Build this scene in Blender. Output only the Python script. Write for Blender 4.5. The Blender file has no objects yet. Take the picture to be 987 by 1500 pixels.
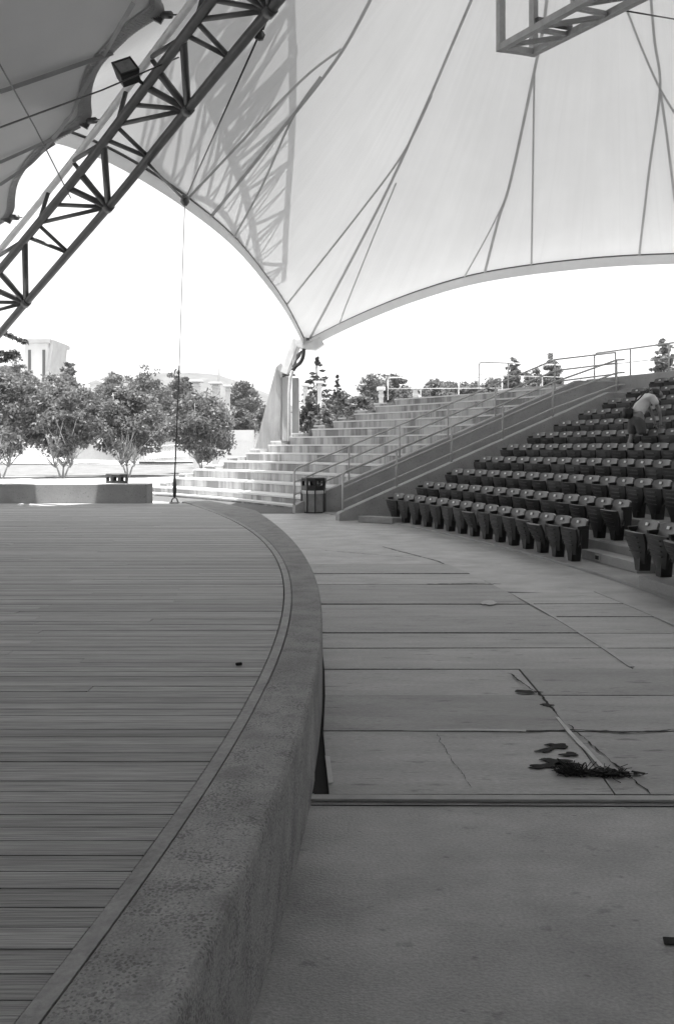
import bpy, math, random
from mathutils import Vector, Matrix
R_ = math.radians
rnd = random.Random(7)

# ------------------------------------------------------------------ camera, world, sun, exposure
F, YH, H = 1240.0, 656.0, 1.65          # lens in photo pixels, horizon row, eye height
SC = bpy.context.scene
COL = SC.collection
cam_d = bpy.data.cameras.new("camera")
cam_d.sensor_fit = 'VERTICAL'; cam_d.sensor_height = 36.0; cam_d.sensor_width = 24.0
cam_d.lens = F * 36.0 / 1500.0
cam_d.shift_y = -(750.0 - YH) / 1500.0
cam_d.clip_start = 0.05; cam_d.clip_end = 6000
cam = bpy.data.objects.new("camera", cam_d); COL.objects.link(cam)
cam.location = (0, 0, H); cam.rotation_euler = (R_(90), 0, 0)
SC.camera = cam

SUN = Vector((0.04, -0.12, 0.99)).normalized()      # direction towards the sun
world = bpy.data.worlds.new("World"); SC.world = world; world.use_nodes = True
wn = world.node_tree; wn.nodes.clear()
sky = wn.nodes.new('ShaderNodeTexSky'); sky.sky_type = 'NISHITA'; sky.sun_disc = False
sky.sun_elevation = math.asin(SUN.z); sky.sun_rotation = math.atan2(SUN.x, SUN.y)
sky.air_density = 1.0; sky.dust_density = 3.0; sky.ozone_density = 1.0
bw = wn.nodes.new('ShaderNodeRGBToBW')             # black-and-white film
bg = wn.nodes.new('ShaderNodeBackground'); bg.inputs['Strength'].default_value = 0.15
wo = wn.nodes.new('ShaderNodeOutputWorld')
wn.links.new(sky.outputs[0], bw.inputs[0]); wn.links.new(bw.outputs[0], bg.inputs['Color'])
wn.links.new(bg.outputs[0], wo.inputs['Surface'])
sun_d = bpy.data.lights.new("sun", 'SUN'); sun_d.energy = 3.7; sun_d.angle = R_(0.5); sun_d.color = (1, 0.995, 0.985)
sun = bpy.data.objects.new("sun", sun_d); COL.objects.link(sun)
sun.rotation_euler = SUN.to_track_quat('Z', 'Y').to_euler(); sun.location = (20, 10, 60)
vs = SC.view_settings
SC.display_settings.display_device = 'sRGB'
vs.view_transform = 'Standard'; vs.look = 'None'; vs.gamma = 1.0; vs.use_curve_mapping = False
vs.exposure = 1.75

# ------------------------------------------------------------------ helpers
def W(px, py, Y): return Vector(((px - 493.5) / F * Y, Y, H - (py - YH) / F * Y))
def G(px, py, z=0.0):
    Y = F * (H - z) / (py - YH); return Vector(((px - 493.5) / F * Y, Y, z))
CX, CY = -28.97, 5.575                             # centre of the amphitheatre's circles
def pol(r, th, z=0.0): return Vector((CX + r * math.cos(th), CY + r * math.sin(th), z))
def ray(px, r):
    s = (px - 493.5) / F
    a = s * s + 1; b = -2 * (s * CX + CY); c = CX * CX + CY * CY - r * r
    Y = (-b + math.sqrt(b * b - 4 * a * c)) / (2 * a)
    return math.atan2(Y - CY, s * Y - CX)

class MB:
    def __init__(s): s.v = []; s.f = []; s.sm = []; s.uv = {}; s.tone = {}
    def face(s, idx, smooth=False, tone=None, uv=None):
        if tone is not None: s.tone[len(s.f)] = tone
        if uv is not None: s.uv[len(s.f)] = uv
        s.f.append(tuple(idx)); s.sm.append(smooth)
    def add(s, pts):
        n = len(s.v); s.v += [Vector(p) for p in pts]; return n
    def hexa(s, p, tone=None):                     # p: 4 bottom (ccw from above) + 4 top
        n = s.add(p)
        for q in ((3, 2, 1, 0), (4, 5, 6, 7), (0, 1, 5, 4), (1, 2, 6, 5), (2, 3, 7, 6), (3, 0, 4, 7)):
            s.face([n + i for i in q], tone=tone)
        return s
    def box(s, c, d, rz=0.0, m=None, tone=None):
        x, y, z = d[0] / 2, d[1] / 2, d[2] / 2
        M = m if m is not None else Matrix.Rotation(rz, 3, 'Z')
        P = [Vector(c) + M @ Vector(q) for q in ((-x, -y, -z), (x, -y, -z), (x, y, -z), (-x, y, -z), (-x, -y, z), (x, -y, z), (x, y, z), (-x, y, z))]
        return s.hexa(P, tone)
    def bar(s, a, b, w, h, up=(0, 0, 1)):
        a, b = Vector(a), Vector(b); d = (b - a).normalized(); u = Vector(up)
        if abs(d.dot(u)) > 0.97: u = Vector((0, 1, 0)) if abs(d.y) < .9 else Vector((1, 0, 0))
        sd = d.cross(u).normalized(); uu = sd.cross(d).normalized()
        P = []
        for q in (a, b): P += [q + sd * (w / 2 * i) + uu * (h / 2 * j) for i, j in ((-1, -1), (1, -1), (1, 1), (-1, 1))]
        n = s.add(P)
        for q in ((0, 1, 2, 3), (7, 6, 5, 4), (0, 4, 5, 1), (1, 5, 6, 2), (2, 6, 7, 3), (3, 7, 4, 0)):
            s.face([n + i for i in q])
        return s
    def tube(s, pts, r, n=10, caps=True):
        pts = [Vector(p) for p in pts]; rs = r if isinstance(r, (list, tuple)) else [r] * len(pts)
        prev = None; rings = []
        for i, p in enumerate(pts):
            t = (pts[min(i + 1, len(pts) - 1)] - pts[max(i - 1, 0)])
            t = t.normalized() if t.length > 1e-9 else Vector((0, 0, 1))
            if prev is None:
                u = Vector((0, 0, 1)) if abs(t.z) < .9 else Vector((1, 0, 0))
                x = t.cross(u).normalized()
            else:
                x = prev - t * prev.dot(t)
                x = x.normalized() if x.length > 1e-6 else t.orthogonal().normalized()
            prev = x; y = t.cross(x)
            rings.append(s.add([p + (x * math.cos(6.28318 * k / n) + y * math.sin(6.28318 * k / n)) * rs[i] for k in range(n)]))
        for a, b in zip(rings, rings[1:]):
            for k in range(n): s.face((a + k, a + (k + 1) % n, b + (k + 1) % n, b + k), True)
        if caps:
            s.face([rings[0] + k for k in reversed(range(n))]); s.face([rings[-1] + k for k in range(n)])
        return s
    def grid(s, rows, smooth=True, uv=None):
        m = len(rows[0]); base = [s.add(r) for r in rows]
        for i in range(len(rows) - 1):
            for j in range(m - 1):
                s.face((base[i] + j, base[i] + j + 1, base[i + 1] + j + 1, base[i + 1] + j), smooth,
                       uv=None if uv is None else (uv[i][j], uv[i][j + 1], uv[i + 1][j + 1], uv[i + 1][j]))
        return s
    def prism(s, poly, z0, z1):                    # vertical prism over a plan polygon (ccw)
        k = len(poly); n = s.add([(p[0], p[1], z0) for p in poly]); m = s.add([(p[0], p[1], z1) for p in poly])
        s.face([n + i for i in reversed(range(k))]); s.face([m + i for i in range(k)])
        for i in range(k): s.face((n + i, n + (i + 1) % k, m + (i + 1) % k, m + i))
        return s
    def extrude(s, poly, vec):                     # any flat 3-D polygon pushed along vec
        k = len(poly); n = s.add(poly); m = s.add([Vector(p) + Vector(vec) for p in poly])
        s.face([n + i for i in range(k)]); s.face([m + i for i in reversed(range(k))])
        for i in range(k): s.face((n + (i + 1) % k, n + i, m + i, m + (i + 1) % k))
        return s
    def build(s, name, mat, parent=None, bevel=0.0, fix=True, origin=None):
        me = bpy.data.meshes.new(name)
        off = Vector((0, 0, 0))
        if origin is not None: off = Vector(origin)
        pl = off.copy()
        if parent is not None and origin is None: pl = parent_origin(parent)
        me.from_pydata([tuple(v - pl) for v in s.v], [], s.f)
        me.polygons.foreach_set('use_smooth', s.sm)
        if s.tone:
            at = me.attributes.new('tone', 'FLOAT', 'FACE')
            at.data.foreach_set('value', [s.tone.get(i, .5) for i in range(len(s.f))])
        if s.uv:
            ul = me.uv_layers.new(name='uv')
            for p in me.polygons:
                q = s.uv.get(p.index)
                if q:
                    for li, c in zip(p.loop_indices, q): ul.data[li].uv = c
        me.materials.append(mat); me.update()
        if fix:
            import bmesh
            b = bmesh.new(); b.from_mesh(me); bmesh.ops.recalc_face_normals(b, faces=b.faces); b.to_mesh(me); b.free()
        o = bpy.data.objects.new(name, me); COL.objects.link(o)
        if parent is not None: o.parent = parent
        if origin is not None: o.location = off - (parent_origin(parent) if parent else Vector())
        if bevel:
            md = o.modifiers.new('bevel', 'BEVEL'); md.width = bevel; md.segments = 2; md.limit_method = 'ANGLE'; md.angle_limit = R_(40)
        return o
def parent_origin(o):
    p = Vector(o.location)
    while o.parent: o = o.parent; p += Vector(o.location)
    return p
def tag(o, label, cat, group=None, kind=None):
    if label: o['label'] = label
    if cat: o['category'] = cat
    if group: o['group'] = group
    if kind: o['kind'] = kind
    return o
def thing(name, label, cat, loc=(0, 0, 0), group=None):
    o = bpy.data.objects.new(name, None); o.empty_display_size = .2; COL.objects.link(o); o.location = loc
    return tag(o, label, cat, group)
def struct(o): o['kind'] = 'structure'; return o
def children(o): return [c for c in bpy.data.objects if c.parent is o]
def copy_tree(o, kids=None):
    c = o.copy(); COL.objects.link(c)
    for ch in (kids if kids is not None else children(o)):
        d = ch.copy(); COL.objects.link(d); d.parent = c
    return c
def spline(P, n):                                  # Catmull-Rom through P, n samples per span
    P = [Vector(p) for p in P]; out = []
    for i in range(len(P) - 1):
        a, b, c, d = P[max(i - 1, 0)], P[i], P[i + 1], P[min(i + 2, len(P) - 1)]
        for k in range(n):
            t = k / n
            out.append(.5 * ((2 * b) + (c - a) * t + (2 * a - 5 * b + 4 * c - d) * t * t + (3 * b - a - 3 * c + d) * t ** 3))
    out.append(P[-1]); return out
ORD = ['', 'second', 'third', 'fourth', 'fifth', 'sixth', 'seventh', 'eighth', 'ninth', 'tenth', 'eleventh', 'twelfth', 'thirteenth', 'fourteenth', 'fifteenth', 'sixteenth', 'seventeenth', 'eighteenth', 'nineteenth', 'twentieth', 'twenty-first', 'twenty-second', 'twenty-third', 'twenty-fourth']

# ------------------------------------------------------------------ materials (all neutral: the film is black and white)
def nd(nt, t, **k):
    n = nt.nodes.new(t)
    for a, b in k.items(): setattr(n, a, b)
    return n
def mat(name, base, rough=.7, var=.15, scale=4.0, bump=.0, bscale=60.0, metal=0.0, stretch=(1, 1, 1), tone=0.0,
        pits=None, streak=0.0, fine=0.0, island=0.0, spec=.5, stain=None, coord='Object', weave=False):
    m = bpy.data.materials.new(name); m.use_nodes = True; nt = m.node_tree; L = nt.links
    p = nt.nodes['Principled BSDF']; p.inputs['Roughness'].default_value = rough; p.inputs['Metallic'].default_value = metal
    p.inputs['Specular IOR Level'].default_value = spec
    tc = nd(nt, 'ShaderNodeTexCoord'); geo = nd(nt, 'ShaderNodeNewGeometry')
    mp = nd(nt, 'ShaderNodeMapping'); mp.inputs['Scale'].default_value = stretch
    L.new(geo.outputs['Position'] if coord == 'World' else tc.outputs[coord], mp.inputs['Vector'])
    def noise(sc, det=5, vec=None):
        n = nd(nt, 'ShaderNodeTexNoise'); n.inputs['Scale'].default_value = sc; n.inputs['Detail'].default_value = det
        n.inputs['Roughness'].default_value = .6
        L.new(vec or mp.outputs[0], n.inputs['Vector']); return n.outputs['Fac']
    def math_(op, a, b):
        n = nd(nt, 'ShaderNodeMath', operation=op)
        for i, x in enumerate((a, b)):
            if isinstance(x, (int, float)): n.inputs[i].default_value = x
            else: L.new(x, n.inputs[i])
        return n.outputs[0]
    def spread(x, lo, hi, a=.3, b=.7):
        n = nd(nt, 'ShaderNodeMapRange'); n.inputs[1].default_value = a; n.inputs[2].default_value = b
        n.inputs[3].default_value = lo; n.inputs[4].default_value = hi; L.new(x, n.inputs[0]); return n.outputs[0]
    val = spread(noise(scale), base * (1 - var), base * (1 + var))
    if fine: val = math_('MULTIPLY', val, spread(noise(bscale, 3), 1 - fine, 1 + fine))
    if tone:
        at = nd(nt, 'ShaderNodeAttribute', attribute_name='tone')
        val = math_('MULTIPLY', val, spread(at.outputs['Fac'], 1 - tone, 1 + tone, 0, 1))
    if island: val = math_('MULTIPLY', val, spread(geo.outputs['Random Per Island'], 1 - island, 1 + island, 0, 1))
    if streak:                                     # water stains: uv = (metres along, metres down)
        m2 = nd(nt, 'ShaderNodeMapping'); m2.inputs['Scale'].default_value = (1.7, .28, 1); L.new(tc.outputs['UV'], m2.inputs['Vector'])
        if weave:                                  # cloth: long soft streaks and welded strips running up the panel
            m2.inputs['Scale'].default_value = (2.2, .12, 1)
            val = math_('MULTIPLY', val, spread(noise(1.0, 6, m2.outputs[0]), 1 - streak, 1 + streak, .3, .7))
            sx = nd(nt, 'ShaderNodeSeparateXYZ'); L.new(tc.outputs['UV'], sx.inputs[0])
            fr = math_('PINGPONG', sx.outputs['X'], .7); val = math_('MULTIPLY', val, spread(fr, .965, 1.0, .012, .03))
        else:                                      # risers keep their stains; light contrast of tread and riser is painted in
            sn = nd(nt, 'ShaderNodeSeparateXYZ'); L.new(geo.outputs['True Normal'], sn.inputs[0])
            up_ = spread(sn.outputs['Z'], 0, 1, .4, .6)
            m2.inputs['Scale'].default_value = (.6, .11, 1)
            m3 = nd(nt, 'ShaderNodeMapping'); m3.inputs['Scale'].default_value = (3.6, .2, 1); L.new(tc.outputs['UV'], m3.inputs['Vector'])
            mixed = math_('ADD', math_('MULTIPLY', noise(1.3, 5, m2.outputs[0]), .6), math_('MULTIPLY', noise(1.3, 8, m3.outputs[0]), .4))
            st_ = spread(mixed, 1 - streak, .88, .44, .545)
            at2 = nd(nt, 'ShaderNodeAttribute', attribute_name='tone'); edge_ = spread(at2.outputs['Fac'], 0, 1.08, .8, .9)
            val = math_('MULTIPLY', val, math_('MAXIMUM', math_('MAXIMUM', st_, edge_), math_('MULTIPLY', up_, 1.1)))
    if stain:                                      # (scale, darkest factor, threshold)
        val = math_('MULTIPLY', val, spread(noise(stain[0], 4), stain[1], 1.0, stain[2] - .06, stain[2] + .02))
    h = None
    if pits:                                       # (scale, dark factor, size)
        wv = nd(nt, 'ShaderNodeTexVoronoi'); wv.inputs['Scale'].default_value = pits[0]; wv.inputs['Randomness'].default_value = 1
        ad = nd(nt, 'ShaderNodeMixRGB', blend_type='ADD'); ad.inputs[0].default_value = .02
        nz = nd(nt, 'ShaderNodeTexNoise'); nz.inputs['Scale'].default_value = 18; L.new(mp.outputs[0], nz.inputs['Vector'])
        L.new(mp.outputs[0], ad.inputs[1]); L.new(nz.outputs['Color'], ad.inputs[2]); L.new(ad.outputs[0], wv.inputs['Vector'])
        sz = spread(noise(9, 2), pits[2] * .1, pits[2] * 1.5)
        hole = spread(math_('SUBTRACT', wv.outputs['Distance'], sz), pits[1], 1.0, -.04, .08)
        val = math_('MULTIPLY', val, hole); h = hole
    cmb = nd(nt, 'ShaderNodeCombineColor')
    for i in range(3): L.new(val, cmb.inputs[i])
    L.new(cmb.outputs[0], p.inputs['Base Color'])
    if bump:
        b = nd(nt, 'ShaderNodeBump'); b.inputs['Strength'].default_value = min(1, bump); b.inputs['Distance'].default_value = .012
        hh = noise(bscale, 4)
        if h is not None: hh = math_('ADD', hh, math_('MULTIPLY', h, 1.2))
        L.new(hh, b.inputs['Height']); L.new(b.outputs[0], p.inputs['Normal'])
    return m
def two_sided(m, transl, tcol, shadow=None):
    nt = m.node_tree; L = nt.links; p = nt.nodes['Principled BSDF']; out = nt.nodes['Material Output']
    t = nd(nt, 'ShaderNodeBsdfTranslucent'); t.inputs['Color'].default_value = (tcol, tcol, tcol, 1)
    mx = nd(nt, 'ShaderNodeMixShader'); mx.inputs[0].default_value = transl
    L.new(p.outputs[0], mx.inputs[1]); L.new(t.outputs[0], mx.inputs[2]); L.new(mx.outputs[0], out.inputs['Surface'])
    return m
M = {}
M['pave'] = mat('walkway_concrete', .37, .44, .26, 2.2, .3, 85, stretch=(.85, 1.25, 1), fine=.2, stain=(7, .66, .36), pits=(9, .55, .05), coord='World')
M['ply'] = mat('weathered_plywood', .33, .48, .2, 2.2, .3, 70, stretch=(.45, 2.2, 1), fine=.2, tone=.2, stain=(8, .5, .365), pits=(8, .5, .045), coord='World')
M['deck'] = mat('deck_boards', .31, .55, .28, 4.2, .4, 40, stretch=(.08, 3.4, 1), fine=.4, tone=.24, stain=(1.6, .8, .34), coord='World')
M['trim'] = mat('weathered_timber', .30, .7, .2, 6, .3, 50, fine=.15)
M['curb'] = mat('exposed_aggregate', .37, .85, .22, 5, .55, 110, fine=.26, pits=(95, .62, .36), stain=(4.5, .8, .4), coord='World')
M['curb2'] = mat('smooth_worn_concrete', .29, .85, .2, 4, .45, 110, fine=.22, pits=(80, .62, .30), coord='World')
M['step'] = mat('stained_step_concrete', .46, .85, .08, 2.0, .3, 80, fine=.07, streak=.6)
M['wall'] = mat('board_concrete', .30, .85, .14, 2.0, .35, 70, fine=.12, pits=(16, .6, .14))
M['pylon'] = mat('pylon_concrete', .32, .85, .3, 1.6, .3, 50, stretch=(2, 2, .35), fine=.08)
M['seatc'] = mat('seating_concrete', .28, .85, .18, 2.5, .3, 70, fine=.1)
M['asph'] = mat('asphalt', .075, .85, .2, 3, .3, 150, fine=.15)
M['plaza'] = mat('plaza_concrete', .45, .85, .1, .3, .1, 10, coord='World')
M['earth'] = mat('dry_ground', .22, .9, .25, .12, .1, 5, coord='World')
M['grass'] = mat('lawn_grass', .13, .9, .35, .8, .4, 14, fine=.35, coord='World')
M['steel'] = mat('painted_steel_dark', .085, .45, .2, 5, .05, 40)
M['steell'] = mat('painted_steel_light', .52, .5, .12, 5)
M['steellt'] = mat('painted_steel_pale', .75, .5, .12, 5)
M['galv'] = mat('galvanised_steel', .36, .5, .15, 8, metal=.0)
M['rail'] = mat('grey_painted_rail', .42, .45, .12, 6)
M['railb'] = mat('light_painted_rail', .5, .5, .1, 6)
M['black'] = mat('black_plastic', .018, .4, .2, 6)
M['seat'] = mat('black_seat_plastic', .011, .42, .25, 9, .05, 60)
M['back'] = mat('seat_back_sheen', .095, .36, .25, 7, .05, 60)  # same black plastic, lightened to stand in for sheen on the backs
M['plate'] = mat('number_plate_metal', .6, .4, .1, 6)
M['cable'] = mat('steel_cable', .05, .5, .2, 9)
M['wire'] = mat('light_wire', .3, .5, .2, 9)
M['can'] = mat('bin_panel_aggregate', .22, .8, .2, 6, .4, 90, fine=.2)
M['bagp'] = mat('bin_liner_plastic', .5, .35, .15, 9)
M['lens'] = mat('lamp_glass', .25, .2, .2, 9)
M['skin'] = mat('skin', .2, .6, .06, 6)
M['shirt'] = mat('tee_shirt_cotton', .66, .9, .08, 8, .2, 40)
M['short'] = mat('shorts_cotton', .085, .9, .12, 8, .2, 40)
M['hair'] = mat('dark_hair', .02, .6, .2, 30)
M['debris'] = mat('rotten_fibre', .02, .9, .3, 9)
M['white'] = mat('flaked_white_paint', .62, .8, .15, 9)
M['dark'] = mat('dark_gap', .012, .9, .2, 5)
M['bark'] = mat('pale_bark', .42, .9, .25, 6, .4, 25)
M['barkd'] = mat('dark_bark', .12, .9, .25, 6, .4, 25)
M['bldg'] = mat('pale_building_wall', .5, .8, .08, .4)
M['roof'] = mat('building_roof', .3, .8, .12, .6)
M['pane'] = mat('window_glass', .05, .15, .1, 3)
M['hill'] = mat('wooded_hill', .07, .95, .5, .05, .3, .2, coord='World')
M['leafa'] = two_sided(mat('myrtle_leaves', .12, .5, .2, 1.0, island=.6), .35, .2)
M['leafb'] = two_sided(mat('broad_leaves', .07, .55, .2, .6, island=.5), .3, .14)
M['leafc'] = two_sided(mat('pine_needles', .05, .6, .2, .6, island=.4), .2, .08)
M['fabric'] = two_sided(mat('canopy_membrane', .62, .6, .07, .35, .12, 300, fine=.05, streak=.045, weave=True), .28, .33)
M['seam'] = two_sided(mat('membrane_seam', .5, .7, .06, 4), .3, .26)
M['band'] = two_sided(mat('membrane_edge_band', .72, .7, .06, 3), .5, .7)
M['fabricd'] = mat('stage_membrane', .50, .7, .05, .6, .12, 300, fine=.05)
M['seamd'] = mat('stage_hem_strap_shadow', .3, .7, .08, 4)

# ------------------------------------------------------------------ setting
def ground():
    b = MB(); n = 24; rr = [0, 60, 150, 400, 900, 2400]
    rows = [[(r * math.cos(6.28318 * k / n), 1150 * min(1, r / 2400) + min(r, 1300) * math.sin(6.28318 * k / n), -.03) for k in range(n + 1)] for r in rr]
    b.grid(rows, False); o = b.build('ground', M['earth']); struct(o)
    for v in o.data.vertices: pass
ground()
def sheet(name, poly, z, m):
    b = MB(); n = b.add([(p[0], p[1], z) for p in poly]); b.face(range(n, n + len(poly)))
    return struct(b.build(name, m))
sheet('walkway', [(-16, -12), (40, -12), (40, 46), (-16, 46)], 0.0, M['pave'])
sheet('lawn', [(-80, 50), (-6.5, 50), (-6.5, 82), (-80, 82)], .012, M['grass'])
sheet('plaza', [(-120, 84), (-4, 84), (-4, 165), (-120, 165)], .008, M['plaza'])
sheet('path', [(-80, 36), (-16.2, 36), (-16.2, 49.5), (-80, 49.5)], .004, M['plaza'])
# dark paved strip between the stage end and the terraced steps
th_a, th_b = ray(432, 33.1), ray(232, 33.1)
pp = [G(432, 752.5), *[pol(33.1, th_a + (th_b - th_a) * k / 12) for k in range(13)], G(205, 732), G(300, 740), G(340, 752.5)]
sheet('side_path', [(p.x, p.y) for p in pp], .004, M['asph'])

# ------------------------------------------------------------------ stage
HS = .452
IN = [(38, 1495), (76, 1440), (116.5, 1384), (167, 1323), (208, 1267), (253, 1201.6), (304, 1120.5), (324, 1095), (349.5, 1049.5), (375, 1004), (400, 953), (414, 913), (418, 877), (415, 847), (408, 824), (395, 804), (375, 783.6), (354.6, 771), (329, 757), (283.7, 740.5)]
def edge_radius(P, z):
    th, rr = [], []
    for px, py in P:
        g = G(px, py, z); th.append(math.atan2(g.y - CY, g.x - CX)); rr.append(math.hypot(g.x - CX, g.y - CY))
    return th, rr
def polyfit(x, y, deg):
    n = deg + 1
    A = [[sum(a ** (i + j) for a in x) for j in range(n)] + [sum(b * a ** i for a, b in zip(x, y))] for i in range(n)]
    for i in range(n):
        pv = max(range(i, n), key=lambda k: abs(A[k][i])); A[i], A[pv] = A[pv], A[i]
        for k in range(n):
            if k != i:
                q = A[k][i] / A[i][i]; A[k] = [u - q * w for u, w in zip(A[k], A[i])]
    c = [A[i][n] / A[i][i] for i in range(n)]
    return lambda t: sum(k * t ** i for i, k in enumerate(c))
_t, _r = edge_radius(IN, HS); r_in = polyfit(_t, _r, 3)
OUT = [(395, 760), (440, 800), (460, 840), (469, 872), (473, 910), (473, 950), (466, 990), (455, 1030), (436, 1080), (400, 1196), (350, 1293), (314, 1379), (273, 1445)]
_t, _r = edge_radius(OUT, HS + .02); r_out = polyfit(_t, _r, 3)
TH0, TH1 = -.21, .475
def thc(t): return max(-.135, min(.455, t))
def rin(t): return r_in(thc(t)) + .05
def rout(t): return max(r_out(max(-.125, min(.36, t))), rin(t) + .2)
stage = thing('stage', 'low curved wooden stage with pitted concrete rim beside the walkway', 'stage', (-6, 8, 0))
def deck():
    b = MB(); bw_ = .093; gap = .006; y = -3.0; r = random.Random(3)
    def xedge(y):                                  # right end of a board at depth y
        lo = math.asin(max(-1, min(1, (y - CY) / 28.6)))
        for _ in range(6): lo = math.asin(max(-1, min(1, (y - CY) / rin(lo))))
        return CX + rin(lo) * math.cos(lo) - .062
    while y < 18.28:
        y0, y1 = y + gap / 2, y + bw_ - gap / 2
        xs = []; x = -15 + r.random() * 3.6
        a = -16.0
        while x < xedge(y) - .5:
            xs.append(x); x += r.choice((2.4, 3.0, 3.6, 4.8))
        lim = xs + [None]
        for e in lim:
            z = HS + r.uniform(-.0012, .0012); t = min(1, max(0, r.gauss(.5, .26)))
            if e is None: xa, xb = xedge(y0), xedge(y1)
            else: xa = xb = e - .002
            b.hexa([(a, y0, HS - .03), (xa, y0, HS - .03), (xb, y1, HS - .03), (a, y1, HS - .03), (a, y0, z), (xa, y0, z), (xb, y1, z), (a, y1, z)], tone=t)
            if e is not None: a = e + .002
        y += bw_
    b.build('deck', M['deck'], stage, fix=False)
    c = MB(); ts = [TH0 + (TH1 - TH0) * k / 40 for k in range(41)]
    poly = [(-16, -3)] + [(pol(rin(t) - .02, t).x, pol(rin(t) - .02, t).y) for t in ts if -3 < pol(rin(t), t).y < 18.3] + [(-16, 18.3)]
    c.prism(poly, .005, HS - .035); c.build('substructure', M['dark'], stage)
deck()
def arc_sweep(b, prof, ts, tone=None):             # prof(t) -> list of (r, z)
    rows = [[pol(r, t, z) for r, z in prof(t)] for t in ts]; k = len(rows[0])
    base = [b.add(r) for r in rows]
    for i in range(len(ts) - 1):
        for j in range(k):
            b.face((base[i] + j, base[i + 1] + j, base[i + 1] + (j + 1) % k, base[i] + (j + 1) % k))
    b.face([base[0] + j for j in range(k)]); b.face([base[-1] + j for j in reversed(range(k))])
    return b
def curb_prof(t):
    ri, ro = rin(t) + .0, rout(t); zt = HS + .02
    return [(ri, .004), (ri, zt - .012), (ri + .012, zt), (ro - .02, zt + .002), (ro - .007, zt - .004), (ro - .001, zt - .016), (ro + .002, zt - .2), (ro, .004)]
t_joint = math.atan2(G(375, 1006, HS).y - CY, G(375, 1006, HS).x - CX) - .001
def seg(a, b_, n): return [a + (b_ - a) * k / n for k in range(n + 1)]
c = MB(); arc_sweep(c, curb_prof, seg(TH0, t_joint - .0002, 40)); o = c.build('concrete_rim', M['curb'], stage); o['label'] = 'coarse pitted near section of the stage rim'
c = MB(); arc_sweep(c, lambda t: [(r - .006 if i in (4, 5, 6, 7) else r, z - .006) for i, (r, z) in enumerate(curb_prof(t))], seg(t_joint + .0002, TH1, 70)); o = c.build('concrete_rim', M['curb2'], stage); o['label'] = 'smoother far section of the stage rim'
c = MB(); arc_sweep(c, lambda t: [(rin(t) - .052, HS - .02), (rin(t) - .052, HS + .010), (rin(t) + .0005, HS + .016), (rin(t) + .0005, HS - .02)], seg(TH0, .44, 110)); c.build('timber_edging', M['trim'], stage)

# low wall closing the back of the stage
xw = (215 - 493.5) / F * 18.3
b = MB().box(((-18 + xw) / 2, 18.62, .43), (18 + xw, .6, .86)); o = b.build('low_wall', M['wall'], None, .012)
tag(o, 'low pitted concrete wall across the back of the wooden stage', 'wall')

# ------------------------------------------------------------------ plywood panels over the pit, joint strip, small ground details
PY = [3.99, 4.88, 5.59, 6.26, 6.91, 7.47, 8.2, 8.86, 9.56, 10.15, 11.0, 11.9]
def arcx(r, y): return CX + math.sqrt(r * r - (y - CY) ** 2)
def seamx(y, i=9): return arcx(30.32 if i < 3 else 31.17, y)
def outx(y): return arcx(32.15, y)
def wallx(y):
    t = math.asin((y - CY) / 28.9)
    for _ in range(5): t = math.asin((y - CY) / rout(t))
    return CX + rout(t) * math.cos(t) + .012
pr = random.Random(5)
sheet('panel_gap_shade', [(wallx(3.99), 3.99), (3.12, 3.99), (3.12, 6), (3.0, 9.5), (seamx(10) + .02, 9.7), (seamx(11.8), 11.85), (wallx(11.85), 11.85)], .004, M['dark'])  # black sheet under the panels stands for the shade in their gaps
for i in range(len(PY) - 1):
    y0, y1 = PY[i] + (.004, .009, .006, .004, .02, .022, .006, .024, .008, .014, .003)[i], PY[i + 1] - .005
    cols = [(lambda y: wallx(y), lambda y: seamx(y, i) - .004, 'beside the stage rim')]
    if i < 8: cols.append((lambda y: seamx(y, i) + .004, lambda y: outx(y), 'on the seating side'))
    for j, (fa, fb, where) in enumerate(cols):
        z = .015 + pr.uniform(-.004, .004)
        xa0 = fa(y0) + (.07 if (i == 0 and j == 0) else 0)
        b = MB().hexa([(xa0, y0, .006), (fb(y0), y0, .006), (fb(y1), y1, .006), (fa(y1), y1, .006),
                       (xa0, y0, z), (fb(y0), y0, z + pr.uniform(-.003, .003)), (fb(y1), y1, z), (fa(y1), y1, z + pr.uniform(-.003, .003))], tone=pr.random())
        o = b.build('plywood_panel', M['ply'], None, .002)
        n = 'nearest the timber joint strip' if i == 0 else ORD[i] + ' from the timber joint strip'
        tag(o, 'weathered grey plywood panel laid flat %s, %s' % (where, n), 'panel', 'plywood panels covering the pit')
b = MB().bar(W(446, 1167, 3.97).xy.to_3d() + Vector((0, 0, .009)), (5.2, 3.93, .009), .05, .012)
o = b.build('joint_strip', M['galv']); tag(o, 'long timber strip across the walkway where plywood meets concrete', 'strip')
b = MB().bar((-.12, 3.905, .002), (5.2, 3.86, .002), .004, .003); o = b.build('joint_gap', M['dark']); struct(o)
def ragged(name, pts, z, m, label, cat, thick=.0018):
    b = MB(); b.prism([(p.x, p.y) for p in pts], z, z + thick); o = b.build(name, m); tag(o, label, cat); return o
ragged('paint_streak', [G(476, 1113), G(483, 1114), (G(488, 1153)), G(481, 1154)], .0215, M['white'], 'short white paint streak on the plywood by the stage rim', 'paint mark')
ragged('paint_streak', [G(812, 1055), G(818, 1056), G(838, 1079), G(862, 1104), G(884, 1129), G(879, 1131), G(857, 1106), G(846, 1096), G(832, 1080)], .0215, M['white'], 'long pale paint line running toward the dark frayed clump', 'paint mark')
ragged('paint_streak', [G(590, 1076), G(690, 1073), G(770, 1075), G(770, 1077), G(690, 1076)], .0215, M['white'], 'thin pale scrape along a plywood joint across the walkway', 'paint mark')
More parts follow.
